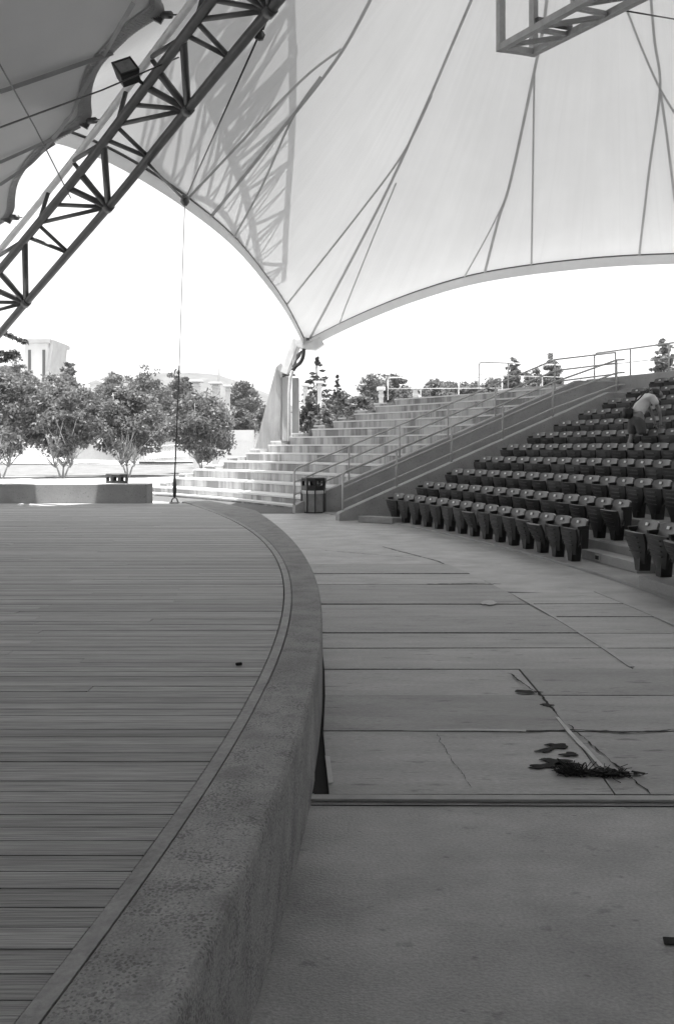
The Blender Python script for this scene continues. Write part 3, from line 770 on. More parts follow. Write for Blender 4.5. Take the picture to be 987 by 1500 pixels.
# ------------------------------------------------------------------ steel arches
def arch(name, label, axis, widths, chord_r, thing_mats, up_hint=Vector((0, 0, 1)), bays=9, third=True, side=1, nodes=None):
    P = spline(axis, 6); n = len(P)
    t = thing(name, label, 'truss', tuple(P[0]))
    A, B, Cc = [], [], []
    for i, p in enumerate(P):
        f = i / (n - 1); d = (P[min(i + 1, n - 1)] - P[max(i - 1, 0)]).normalized()
        view = (p - Vector((0, 0, H))).normalized()
        u = d.cross(view).normalized() * side      # across the sight line
        if up_hint is not None and False: u = up_hint
        w = widths[0] + (widths[1] - widths[0]) * f
        A.append(p + u * w / 2); B.append(p - u * w / 2); Cc.append(p + u * w * .82 + view * w * .85)
    ma, mb, mc = thing_mats
    MB().tube(A, chord_r, 12).build('chord', ma, t); MB().tube(B, chord_r, 12).build('chord', mb, t)
    if third: MB().tube(Cc, chord_r * .8, 12).build('chord', mc, t)
    def at(L, f):
        s = max(0, min(n - 1.001, f * (n - 1))); i = int(s); return L[i].lerp(L[i + 1], s - i)
    wr = chord_r * .52
    if nodes:                                      # lower panel points read off the photograph
        fs = []
        for nx, ny in nodes: fs.append(min((k / 400 for k in range(401)), key=lambda f: (493.5 + F * at(B, f).x / at(B, f).y - nx) ** 2 + (YH - F * (at(B, f).z - H) / at(B, f).y - ny) ** 2))
        fs = [2 * fs[0] - fs[1]] + fs + [2 * fs[-1] - fs[-2]]
    else: fs = [(k + .5) / bays for k in range(bays)]
    for k, f1 in enumerate(fs):
        if not 0 <= f1 <= 1: continue
        q = (fs[k + 1] - f1) if k + 1 < len(fs) else (f1 - fs[k - 1]); b0 = (f1 - fs[k - 1]) if k else q; f2 = f1 - .48 * b0
        mem = [(at(B, f1), at(A, f1 + .38 * q)), (at(B, f1), at(A, f1 + .06 * q)), (at(B, f1), at(A, f1 - .09 * b0)), (at(B, f1), at(A, f1 - .26 * b0)), (at(B, f1), at(A, f1 - .45 * b0)),
               (at(B, f2), at(A, f2 + .02 * b0)), (at(B, f2), at(A, f2 - .11 * b0))]
        if third: mem += [(at(B, f1), at(Cc, f1 + .1 * q)), (at(A, f1 + .38 * q), at(Cc, f1 + .1 * q)), (at(A, f1 - .45 * b0), at(Cc, f1 - .2 * b0))]
        for j, (a, b_) in enumerate(mem):
            MB().tube([a, b_], wr * (1.5 if j < 3 else 1), 8).build('web_member', M['steel'], t)
        a = at(B, f1); d = (at(B, f1 + .02) - at(B, f1 - .02)).normalized()
        MB().tube([a - d * chord_r * .9, a + d * chord_r * .9], chord_r * 1.25, 12).build('joint_collar', M['steel'], t)
    return t, A, B, Cc, at
AX = [W(-75, 535, 19.4), W(-10, 455, 18.2), W(70, 360, 16.8), (W(152, 262, 15.3)), W(243, 146, 13.7), W(330, 36, 12.2), W(420, -75, 10.9), W(520, -200, 9.8)]
tr, TA, TB, TC, tat = arch('arch_truss', 'dark tubular steel arch truss crossing above the stage edge', AX, (.84, .60), .078, (M['steel'], M['steel'], M['steellt']), side=1, nodes=[(33, 439), (156, 301), (276, 160), (383, 4)])

# stage membrane with scalloped edge, held off the arch by turnbuckles
SCAL = [(-30, 345), (0, 328), (15, 318), (22, 305), (23, 290), (27, 268), (40, 245), (58, 223), (80, 207), (107, 192), (128, 178), (135, 168), (134, 147), (138, 120), (149, 96), (169, 74), (196, 49), (223, 31), (240, 20), (240, 8), (236, -5), (240, -40), (262, -80), (300, -110), (350, -150)]
def sdepth(px, py): return 17.6 - (318 - py) / 303 * 4.3
SP = [W(x, y, max(9.5, sdepth(x, y))) for x, y in SCAL]
stc = thing('stage_canopy', 'dark grey scalloped fabric roof over the stage, at upper left', 'canopy', tuple(SP[10]))
SP += [Vector((2.2, 7.6, 8.9)), Vector((5.0, 6.2, 8.8)), Vector((7.2, 5.6, 8.2)), Vector((9.5, 3.6, 7.4)), Vector((12.5, 0.5, 5.0))]  # unseen run over the viewpoint, added to darken the foreground
edge_s = spline(SP, 4)
_fp = spline([Vector((-15, 18.6, 7.0)), Vector((-14, 10, 7.6)), Vector((-14, 5, 7.4)), Vector((-13.5, -1, 6.8)), Vector((-9, -7, 6)), Vector((0, -10, 5)), Vector((9, -8, 4))], 12)  # unseen far edge, carried outward to keep light off stage and walkway
FAR = []
for i in range(len(edge_s)):
    q = i / (len(edge_s) - 1) * (len(_fp) - 1.001); FAR.append(_fp[int(q)].lerp(_fp[int(q) + 1], q - int(q)))
_tips = spline([W(-90, 420, 18.6), W(15, 318, 17.6), W(128, 178, sdepth(128, 178)), W(238, 14, sdepth(238, 14)), W(350, -150, 9.5), *SP[-5:]], 16)
EL_ = [min(_tips, key=lambda p: (p - e).length) for e in edge_s]
for _ in range(6): EL_ = [EL_[0]] + [(EL_[i - 1] + EL_[i] * 2 + EL_[i + 1]) / 4 for i in range(1, len(EL_) - 1)] + [EL_[-1]]
def smem(fi, v):
    fi = max(0, min(len(edge_s) - 1.001, fi)); k = int(fi); q = fi - k
    e = edge_s[k].lerp(edge_s[k + 1], q); f = FAR[k].lerp(FAR[k + 1], q); t = EL_[k].lerp(EL_[k + 1], q)
    p = t.lerp(f, v) + (e - t) * max(0, 1 - v / .16) ** 2
    p.z -= .7 * math.sin(min(1, v) * 3.1416); return p
rows = []
for j in range(15):
    rows.append([smem(i, (j / 14) ** 1.8) for i in range(len(edge_s))])
MB().grid(rows).build('membrane', M['fabricd'], stc, fix=False)
back_p = [Vector((-14, 16 - 2.4 * k, 8.4 + .0 * k)) for k in range(1)]
# cuff along the scallops: a slightly darker folded hem with its lacing
b = MB(); A = [p + Vector((0, 0, -.012)) for p in edge_s]; Bq = [smem(i, .02) + Vector((0, 0, -.014)) for i in range(len(edge_s))]
b.grid([A, Bq])
for i in range(2, (len(edge_s) - 22) * 2):
    f = i / 2; p = smem(f, .001); q = smem(f, .013 if i % 2 else .018); b.bar(p + Vector((0, 0, -.03)), q + Vector((0, 0, -.03)), .012, .008)
b.build('hem', M['seamd'], stc, fix=False)
def ss(px, py):                                    # where a sight line meets the stage membrane
    def ev(fi, v):
        p = smem(fi, v)
        return 1e12 if p.y < .5 else (493.5 + F * p.x / p.y - px) ** 2 + (YH - F * (p.z - H) / p.y - py) ** 2
    cur, fi, v = min((ev(i, j / 40), i, j / 40) for i in range(0, len(edge_s), 2) for j in range(41))
    st, sv = 1.0, .02
    for _ in range(80):
        moved = False
        for da, dv in ((st, 0), (-st, 0), (0, sv), (0, -sv), (st, sv), (-st, -sv), (st, -sv), (-st, sv)):
            if not 0 <= v + dv <= 1: continue
            q = ev(fi + da, v + dv)
            if q < cur: cur, fi, v, moved = q, fi + da, v + dv, True
        if not moved: st *= .5; sv *= .5
    return smem(fi, v) + Vector((0, 0, -.04))
for a, b_, w in (((0, 131), (166, 74), .035), ((0, 268), (84, 212), .03), ((196, 0), (66, 228), .035), ((0, 235), (118, 182), .03)):  # dark ribbons drawn in as strap shadow lines on the membrane
    P = spline([ss(a[0] + (b_[0] - a[0]) * k / 5, a[1] + (b_[1] - a[1]) * k / 5) for k in range(6)], 4)
    A, Bq = [], []
    for i, p in enumerate(P):
        t = (P[min(i + 1, len(P) - 1)] - P[max(0, i - 1)]).normalized(); vw = (p - Vector((0, 0, H))).normalized(); sd = t.cross(vw).normalized() * w
        A.append(p + sd); Bq.append(p - sd)
    MB().grid([A, Bq]).build('strap', M['seamd'], stc, fix=False)
def turnbuckle(a, b_, parent, r=.035):
    d = (b_ - a); m = MB().tube([a, a + d * .1, a + d * .12, a + d * .45, a + d * .47, a + d * .55, a + d * .57, b_], [r * .8, r * .8, r * 1.7, r * 1.7, r * .6, r * .6, r * .35, r * .35], 8)
    m.build('turnbuckle', M['cable'], parent)
for (x, y), (x2, y2) in (((15, 318), (48, 327)), ((128, 178), (165, 181)), ((236, 22), (273, 25))):
    a = W(x, y, sdepth(x, y)); q = min((p for p in spline(TC, 12)), key=lambda p: (493.5 + F * p.x / p.y - x2) ** 2 + (YH - F * (p.z - H) / p.y - y2) ** 2)
    turnbuckle(a, q, stc)
    m = MB().box(a + Vector((-.08, 0, -.02)), (.26, .06, .15), m=Matrix.Rotation(.5, 3, 'Y')); m.build('corner_clamp', M['steel'], stc, .01)

# pale pipe that runs beside the arch
# floodlight on the arch
fl = thing('floodlight', 'square floodlight clamped to the steel arch, aimed at the stage', 'floodlight', tuple(W(210, 122, 13.6)))
fc = W(186, 108, 13.4); fm = Matrix.Rotation(R_(-28), 3, 'Y') @ Matrix.Rotation(R_(18), 3, 'Z') @ Matrix.Rotation(R_(-22), 3, 'X')
b = MB(); hw = .165
P = [fc + fm @ Vector(q) for q in ((-hw, -.13, -hw), (hw, -.13, -hw), (hw * .8, .13, -hw * .75), (-hw * .8, .13, -hw * .75), (-hw, -.13, hw), (hw, -.13, hw), (hw * .8, .13, hw * .75), (-hw * .8, .13, hw * .75))]
b.hexa(P); b.build('housing', M['black'], fl, .012)
b = MB().box(fc + fm @ Vector((0, -.136, 0)), (hw * 1.6, .01, hw * 1.6), m=fm); g_ = b.build('lamp_glass', M['lens'], fl)
b = MB()
for s in (-1, 1):
    b.box(fc + fm @ Vector((s * hw * .9, -.143, 0)), (.03, .02, hw * 2), m=fm); b.box(fc + fm @ Vector((0, -.143, s * hw * .9)), (hw * 1.62, .02, .03), m=fm)
b.build('bezel', M['black'], fl)
MB().tube([fc + fm @ Vector((hw, .05, 0)), W(205, 119, 13.5), W(222, 132, 13.7)], .03, 8).build('bracket_arm', M['black'], fl)

# cables
def cable(label, pts, r, m=M['cable'], name='cable'):
    o = MB().tube(pts, r, 6).build(name, m); return tag(o, label, 'cable')
base = G(256, 737, HS); node = W(271, 293, 18.6)
guy = thing('guy_cable', 'vertical guy cable anchored to the stage corner', 'cable', tuple(base))
MB().box(base + Vector((0, 0, .012)), (.2, .16, .024)).build('base_plate', M['galv'], guy, .004)
for s in (-1, 1): MB().tube([base + Vector((s * .07, 0, .02)), base + Vector((s * .05, 0, .09)), base + Vector((0, 0, .13))], .018, 8).build('shackle', M['galv'], guy)
MB().tube([base + Vector((0, 0, .12)), base + Vector((0, 0, .16)), base + Vector((0, 0, .3)), base + Vector((0, 0, .48)), base + Vector((0, 0, .62))], [.02, .035, .045, .035, .015], 8).build('turnbuckle', M['cable'], guy)
MB().tube([base + Vector((0, 0, .5)), base.lerp(node, .45)], .016, 6).build('sleeve', M['cable'], guy)
MB().tube([base.lerp(node, .44), node], .009, 6).build('wire_rope', M['wire'], guy)
nb = thing('cable_node', 'dark steel node where cables meet at the canopy edge', 'cable joint', tuple(node))
MB().tube([node + Vector((0, 0, -.13)), node + Vector((0, 0, -.05)), node + Vector((0, 0, .05)), node + Vector((0, 0, .12))], [.04, .1, .09, .03], 10).build('clevis', M['steel'], nb)
MB().box(node + Vector((.0, -.02, .0)), (.13, .06, .18), .3).build('gusset', M['steel'], nb, .01)
topc = W(384, 42, 12.2); tb = W(378, 55, 12.35)
cable('thin dark cable from the canopy edge node up to the arch top', [node, tb], .016)
tk = thing('rigging_turnbuckle', 'dark turnbuckle and shackle hanging near the top of the arch', 'turnbuckle', tuple(tb))
turnbuckle(tb, topc, tk, .05); MB().tube([topc, W(392, 18, 12), W(398, 2, 11.9)], .035, 8).build('strap', M['cable'], tk)
MB().tube([W(387, 40, 12.2), W(400, 8, 12), W(408, -14, 11.8)], .012, 6).build('safety_wire', M['cable'], tk)
cable('short dark tie from the arch down to the canopy edge node', [W(218, 240, 14.5), W(232, 255, 15.6), W(262, 285, 18.2), node], .028, name='tie')
cable('thin wire slanting down across the stage canopy to the arch', [W(-40, 18, 9), W(0, 94, 10), W(52, 187, 13), W(104, 290, 16)], .012, name='wire')
cable('thin wire rising across the stage canopy to the arch', [W(-40, 200, 9), W(0, 187, 10), W(150, 132, 12.5), W(262, 84, 13.3)], .012, name='wire')
cable('thin wire running right from the hanging lighting truss', [W(905, 14, 12), W(1010, 32, 14)], .012, name='wire')

# ------------------------------------------------------------------ hanging lighting truss, upper right
lt = thing('lighting_truss', 'grey box lighting truss hanging below the canopy at upper right', 'truss', tuple(W(760, 70, 12)))
Fl, Fr = W(733, 70, 11.6), W(781, 77, 12.0); ax = (W(905, 14, 10.2) - Fr); ax2 = W(862, 3, 9.8) - Fl
ln = 2.6; a1 = ax.normalized(); up = Vector((0, 0, 1)); s_ = .085
A0, B0 = Fl, Fr; A1, B1 = A0 + a1 * ln, B0 + a1 * ln; hgt = 1.0
for p, q in ((A0, A1), (B0, B1), (A0 + up * hgt, A1 + up * hgt), (B0 + up * hgt, B1 + up * hgt)): MB().bar(p, q, s_, s_).build('chord', M['galv'], lt)
for p, q in ((A0, B0), (A0 + up * hgt, B0 + up * hgt), (A1, B1)): MB().bar(p, q, s_, s_).build('end_bar', M['galv'], lt)
for p in (A0, B0, A1, B1): MB().bar(p - up * s_ / 2, p + up * hgt, s_ * 1.1, s_ * 1.1, up=tuple(a1)).build('upright', M['galv'], lt)
for k in range(3):
    p, q = A0 + a1 * (ln * k / 3), B0 + a1 * (ln * (k + 1) / 3)
    MB().bar(p + a1 * .1, q - a1 * .08, s_ * .6, s_ * .6).build('brace', M['galv'], lt)
    MB().bar(A0 + a1 * (ln * (k + 1) / 3), q, s_ * .6, s_ * .6).build('brace', M['galv'], lt)
for k in range(3):
    p, q = A0 + a1 * (ln * k / 3), A0 + a1 * (ln * (k + 1) / 3)
    MB().bar(q, q + up * hgt, s_ * .6, s_ * .6, up=tuple(a1)).build('brace', M['galv'], lt)
    p, q = B0 + a1 * (ln * k / 3), B0 + a1 * (ln * (k + 1) / 3)
    if k == 2: MB().bar(p + up * hgt, q + up * .05, s_ * .5, s_ * .5).build('brace', M['galv'], lt)
MB().tube([A0.lerp(B0, .5) + up * .16 + a1 * .1, A1.lerp(B1, .5) + up * .16], .022, 8).build('conduit', M['steel'], lt)
MB().bar(A0 + a1 * .9 + up * .1, B0 + a1 * .9 + up * .1, .09, .06).build('junction_box', M['steel'], lt)
hk = A0.lerp(B0, .45) + up * .92; MB().tube([hk + up * .1, hk, hk - up * .05], [.012, .015, .035], 8).build('hook', M['cable'], lt)

# ------------------------------------------------------------------ concrete pylon that anchors the canopy corner
PYY = 33.4
pyl = thing('concrete_pylon', 'tall sloped concrete pylon holding the canopy corner', 'pylon', tuple(W(400, 656, PYY)))
prof = [(358, 672), (412, 672), (412, 540), (407, 534), (404, 538)]
pp = [W(x, y, PYY) for x, y in prof]; pp[0].z = -.02; pp[1].z = -.02
MB().extrude(pp, Vector((.25, 1.1, 0))).build('buttress', M['pylon'], pyl, .012)
x = lambda px: (px - 493.5) / F * (PYY - .1)
z_ = lambda py: H - (py - YH) / F * PYY
MB().box(((x(413) + x(423)) / 2, PYY + .1, z_(553) / 2), (x(423) - x(413), .5, z_(553))).build('pier', M['pylon'], pyl, .012)
MB().box(((x(428) + x(437.5)) / 2, PYY + .12, z_(554) / 2), (x(437.5) - x(428), .6, z_(554))).build('pier', M['pylon'], pyl, .012)
b = MB().extrude([W(405, 537, PYY - .12), W(412, 531, PYY - .12), W(421, 547, PYY - .12), W(412, 553, PYY - .12)], Vector((0, .7, 0)));  b.build('cap_slab', M['seatc'], pyl, .01)
MB().box(W(423, 549.5, PYY), (.5, .5, .05)).build('bearing_plate', M['steel'], pyl)
anc = thing('canopy_anchor', 'pale steel corner bracket joining canopy edges to the pylon', 'bracket', tuple(W(440, 500, 33)))
MB().bar(W(418, 547, 33.2), W(436, 498, 33.0), .34, .3).build('strut', M['steell'], anc, .015)
b = MB().extrude([W(430, 494, 32.7), W(436, 498, 32.7), W(447, 490, 32.7), W(452, 502, 32.7), W(468, 493, 32.7), W(475, 504, 32.7), W(463, 512, 32.7), W(447, 511, 32.7), W(433, 507, 32.7)], Vector((0, .5, 0)))
b.build('corner_plate', M['steell'], anc, .01)
MB().box(W(451, 497, 32.62), (.13, .1, .1)).build('clamp', M['steel'], anc)
MB().tube([W(442, 514, 32.9), W(437, 521, 32.9), W(434, 528, 32.9), W(430, 538, 32.9)], [.03, .09, .03, .08], 8).build('turnbuckle', M['steel'], anc)
MB().box(W(431, 533, 32.95), (.15, .15, .28), .3).build('lug', M['steell'], anc, .01)
dp = thing('drain_pipe', 'rain drain with black hose elbow and white pipe down the pylon', 'drain pipe', tuple(W(426, 640, 33)))
MB().tube(spline([W(445, 511, 32.75), W(444, 522, 32.75), W(440, 531, 32.75), W(433, 537, 32.75), W(429, 543, 32.75)], 5), .075, 12).build('hose', M['black'], dp)
MB().tube([W(428.5, 544, 32.8), W(425.5, 552, 32.85), W(423.5, 575, 32.9), Vector((W(423.5, 575, 32.9).x, 32.9, 1.2))], .065, 12).build('pipe', M['steell'], dp)

# second arch, outside above the fabric: its shadow shows through the canopy
SH = [(395, 425), (397, 330), (392, 240), (380, 150), (362, 60), (345, -40), (325, -140)]
ax2 = []
for i, (px, py) in enumerate(SH):
    e, v = img_to_surf(px, py); ax2.append(surf(e, v) + SUN * (1.2 + .55 * i))
fd = W(447, 500, 33) + Vector((0, .3, .9))
arch('arch_truss', 'second steel arch truss outside, seen only as a shadow through the canopy', ax2, (.6, 2.3), .085, (M['steel'], M['steel'], M['steel']), bays=9, side=1)

# ------------------------------------------------------------------ person leaning over the seats
TP = ray(931, 36.64); pf = pol(36.64, TP, 5 * S_RHO)   # stands behind the fifth row
def skinned(name, chains, m, parent, sub=2):
    V, Eg, Rd, roots = [], [], [], []
    idx = {}
    for ci, ch in enumerate(chains):
        prev = None
        for k, item in enumerate(ch):
            if isinstance(item, str): i = idx[item]
            else:
                key, p, r = item; i = len(V); V.append((p[0] - .17 * max(0, p[2] - .93), p[1], p[2] + .1 * max(0, p[2] - 1.0))); Rd.append(r); idx[key] = i
                if k == 0: roots.append(i)
            if prev is not None: Eg.append((prev, i))
            prev = i
    me = bpy.data.meshes.new(name); me.from_pydata(V, Eg, []); o = bpy.data.objects.new(name, me); COL.objects.link(o); o.parent = parent
    md = o.modifiers.new('skin', 'SKIN'); md.use_smooth_shade = True
    for i, r in enumerate(Rd):
        sv = me.skin_vertices[0].data[i]; sv.radius = (r, r) if not isinstance(r, tuple) else r; sv.use_root = i in roots
    sb = o.modifiers.new('sub', 'SUBSURF'); sb.levels = sub; sb.render_levels = sub
    me.materials.append(m); return o
# local frame: x = uphill (the way they face), y = away from the camera, z up
per = thing('person', 'person in pale tee shirt and dark shorts bending over the seats', 'person', tuple(pf))
per.rotation_euler = (0, 0, R_(12)); per.scale = (.92, .92, .92)
hipR, hipL = (.02, -.09, .90), (.0, .10, .90)
body = [[('pel', (0, 0, .93), .125), ('sp1', (.09, 0, 1.06), .12), ('sp2', (.2, 0, 1.2), .135), ('sp3', (.31, 0, 1.31), .125), ('nk', (.40, -.02, 1.375), .058), ('hd0', (.455, -.04, 1.40), .075), ('hd1', (.54, -.06, 1.40), .098), ('hd2', (.6, -.065, 1.36), .085), ('ch', (.625, -.065, 1.30), .045)],
        ['pel', ('hR', hipR, .1), ('kR', (.1, -.11, .50), .062), ('cR', (.05, -.115, .33), .058), ('aR', (.0, -.12, .09), .036), ('fR', (.06, -.125, .045), .04), ('tR', (.16, -.13, .03), .032)],
        ['pel', ('hL', hipL, .1), ('kL', (-.03, .11, .50), .062), ('cL', (-.09, .115, .33), .058), ('aL', (-.14, .12, .10), .036), ('fL', (-.09, .125, .045), .04), ('tL', (.01, .13, .03), .032)],
        ['sp3', ('sR', (.34, -.16, 1.30), .07), ('uR', (.40, -.21, 1.16), .05), ('eR', (.44, -.21, 1.03), .042), ('wR', (.46, -.2, .80), .028), ('pR', (.465, -.2, .73), .036)],
        ['sp3', ('sL', (.34, .16, 1.30), .07), ('uL', (.44, .2, 1.17), .05), ('eL', (.5, .2, 1.05), .042), ('wL', (.56, .18, .83), .028), ('pL', (.57, .18, .76), .036)]]
for sd, wx, wy, wz in (('R', .465, -.2, .72), ('L', .57, .18, .75)):
    for k, (dy, dx, l1, l2) in enumerate(((-.03, .0, .045, .03), (-.01, .01, .05, .035), (.01, .01, .046, .032), (.028, .0, .038, .026))):
        body.append([('f%s%d' % (sd, k), (wx + dx, wy + dy, wz), .010), ('g%s%d' % (sd, k), (wx + dx + .02, wy + dy * 1.2, wz - l1), .0095), ('h%s%d' % (sd, k), (wx + dx + .045, wy + dy * 1.2, wz - l1 - l2 * .6), .008)])
    body.append([('q%s' % sd, (wx - .01, wy, wz + .015), .011), ('r%s' % sd, (wx - .045, wy - .01, wz - .03), .010), ('s%s' % sd, (wx - .045, wy - .008, wz - .06), .008)])
skinned('body', body, M['skin'], per)
skinned('tee_shirt', [[('b0', (.02, 0, .955), (.155, .15)), ('b1', (.1, 0, 1.07), (.15, .148)), ('b2', (.2, 0, 1.2), (.16, .155)), ('b3', (.3, 0, 1.305), (.145, .14)), ('b4', (.375, 0, 1.362), .075)],
                      ['b3', ('r0', (.34, -.17, 1.3), .088), ('r1', (.4, -.215, 1.15), .078)], ['b3', ('l0', (.34, .17, 1.3), .088), ('l1', (.44, .205, 1.16), .078)]], M['shirt'], per)
skinned('shorts', [[('p0', (0.01, 0, .965), (.15, .145)), ('p1', (0, 0, .9), (.15, .14))], ['p1', ('q0', (.03, -.095, .8), .118), ('q1', (.085, -.112, .52), .105)], ['p1', ('s0', (-.01, .1, .8), .122), ('s1', (-.025, .112, .53), .11)]], M['short'], per)
skinned('hair', [[('a', (.44, -.045, 1.43), .085), ('b', (.52, -.065, 1.44), .14), ('c', (.60, -.07, 1.415), .10)], ['b', ('d', (.49, -.06, 1.40), .13)]], M['hair'], per)
for s in (-1, 1): 
    b = MB().box((.465 + pf.x, s * .098 + pf.y - .06, 1.41 + pf.z), (.035, .02, .055)); o = b.build('ear', M['skin'], per, .008)
bag = thing('shoulder_bag', 'dark shoulder bag slung behind the bending person', 'bag', tuple(pf + Vector((-.16, -.16, .9))))
def pl(x, y, z): q = Matrix.Rotation(R_(12), 3, 'Z') @ Vector((x, y, z)); return pf + q * .92
bp = pl(-.16, .06, 1.0)
b = MB()
for k, (zz, wx, wy) in enumerate(((-.11, .075, .04), (-.085, .095, .06), (0, .10, .065), (.075, .095, .055), (.10, .085, .04))):
    b.add([bp + Vector((math.cos(6.2832 * q / 12) * wx * 1.1, math.sin(6.2832 * q / 12) * wy * 1.1, zz)) for q in range(12)])
    if k:
        for q in range(12): b.face((12 * k - 12 + q, 12 * k - 12 + (q + 1) % 12, 12 * k + (q + 1) % 12, 12 * k + q), True)
b.face(range(12)); b.face(range(48, 60)); b.build('pouch', M['black'], bag)
MB().box(bp + Vector((-.01, -.068, .04)), (.15, .02, .11), .05).build('flap', M['black'], bag, .008)
MB().tube(spline([pl(*q) for q in ((-.15, .02, 1.1), (-.08, -.06, 1.22), (.01, -.12, 1.32), (.10, -.15, 1.43), (.19, -.13, 1.51), (.27, -.02, 1.50), (.34, .1, 1.40))], 3), .016, 6).build('strap', M['black'], bag)

# ------------------------------------------------------------------ trees
def leaf_mesh(b, r, cen, rad, n, size, flat=.6):
    for _ in range(n):
        d = Vector((r.gauss(0, 1), r.gauss(0, 1), r.gauss(0, 1))); d = d.normalized() * (r.random() ** .45)
        p = Vector(cen) + Vector((d.x * rad, d.y * rad, d.z * rad * flat))
        nrm = (Vector((r.gauss(0, .6), r.gauss(0, .6), r.gauss(.55, .6)))).normalized(); t = nrm.orthogonal().normalized()
        t = Matrix.Rotation(r.uniform(0, 6.28), 3, nrm) @ t; s = nrm.cross(t); a = size * r.uniform(.6, 1.3); w = a * .5
        i = b.add([p - t * a, p + s * w + nrm * a * .12, p + t * a, p - s * w + nrm * a * .12]); b.face((i, i + 1, i + 2, i + 3))
def make_tree(name, label, cat, base, height, width, seed, leafm, barkm, stems=1, trunk=.35, clumps=42, per=85, size=.11, group=None, flat=.65, top=.8, shape='round', tr=.09):
    r = random.Random(seed); base = Vector(base)
    t = thing(name, label, cat, tuple(base), group)
    b = MB(); lv = MB(); rad = width / 2; cb = height * trunk
    tips = []
    for k in range(stems):
        a = 6.28 * k / stems + r.uniform(-.4, .4); sp = (.10 if stems > 1 else .0) * width
        p = [base + Vector((math.cos(a) * .08 * (stems > 1), math.sin(a) * .08 * (stems > 1), -.05)), base + Vector((math.cos(a) * sp * .6, math.sin(a) * sp * .6, cb * .6)), base + Vector((math.cos(a) * sp, math.sin(a) * sp, cb * 1.1)), base + Vector((math.cos(a) * sp * 1.6 + r.uniform(-.2, .2), math.sin(a) * sp * 1.6, height * (.98 if shape == 'cone' else .8)))]
        q = spline(p, 4); b.tube(q, [tr * (1 - .8 * i / (len(q) - 1)) / (1 if stems == 1 else 1.5) for i in range(len(q))], 7); tips.append(q)
    for k in range(clumps):
        if shape == 'cone':
            z = r.random() ** 1.3; rr = (1 - z) * r.uniform(.45, 1.0); a = r.uniform(0, 6.28)
            c = Vector((math.cos(a) * rad * rr, math.sin(a) * rad * rr, cb + (height - cb) * z)); cr = width * .12 * (1.2 - z)
        else:
            d = Vector((r.gauss(0, 1), r.gauss(0, 1), r.gauss(0, 1))).normalized() * r.uniform(.35, 1.0)
            wz = 1 - .25 * d.z if shape == 'round' else 1 + .35 * d.z
            c = Vector((d.x * rad * .82 * wz, d.y * rad * .82 * wz, cb + (height - cb) * (.47 + .45 * d.z))); cr = width * r.uniform(.07, .13)
        leaf_mesh(lv, r, base + c, cr, int(per * r.uniform(.6, 1.4)), size, flat)
        if k % 2 == 0:
            q = tips[k % stems]; st = q[min(len(q) - 2, max(2, int(len(q) * (.35 + .5 * (c.z / height)))))]
            mid = st.lerp(base + c, .5) + Vector((0, 0, -.08 * width * .3)); b.tube([st, mid, base + c], [tr * .3, tr * .2, tr * .07], 5)
    b.build('trunk', barkm, t); lv.build('crown', leafm, t, fix=False)
    return t
YT = 46.0
def tree_at(px, base_py, Y, top_py, wpx, **k):
    g = Vector(((px - 493.5) / F * Y, Y, H - (base_py - YH) / F * Y)); h = (base_py - top_py) / F * Y
    return make_tree(base=(g.x, g.y, max(-.03, g.z)), height=h, width=wpx / F * Y, **k)
GT = 'small trees in front of the park lawn'
for i, (px, bpy_, Y, top, w, lab) in enumerate(((92, 700, 47, 536, 142, 'pale multi-stemmed tree with full crown left of the low wall bin'), (188, 697, 49, 546, 128, 'pale multi-stemmed tree directly behind the bin on the low wall'), (297, 690, 54, 566, 132, 'bushy multi-stemmed tree right of the guy cable, beside the terraced steps'), (2, 701, 46, 520, 145, 'pale multi-stemmed tree cut by the left edge under the arch foot'))):
    tree_at(px, bpy_, Y, top, w, name='myrtle_tree', label=lab, cat='tree', seed=30 + i, leafm=M['leafa'], barkm=M['bark'], stems=3, trunk=.15, clumps=170, per=62, size=.125, group=GT, shape='round')
BT = 'trees standing behind the park'
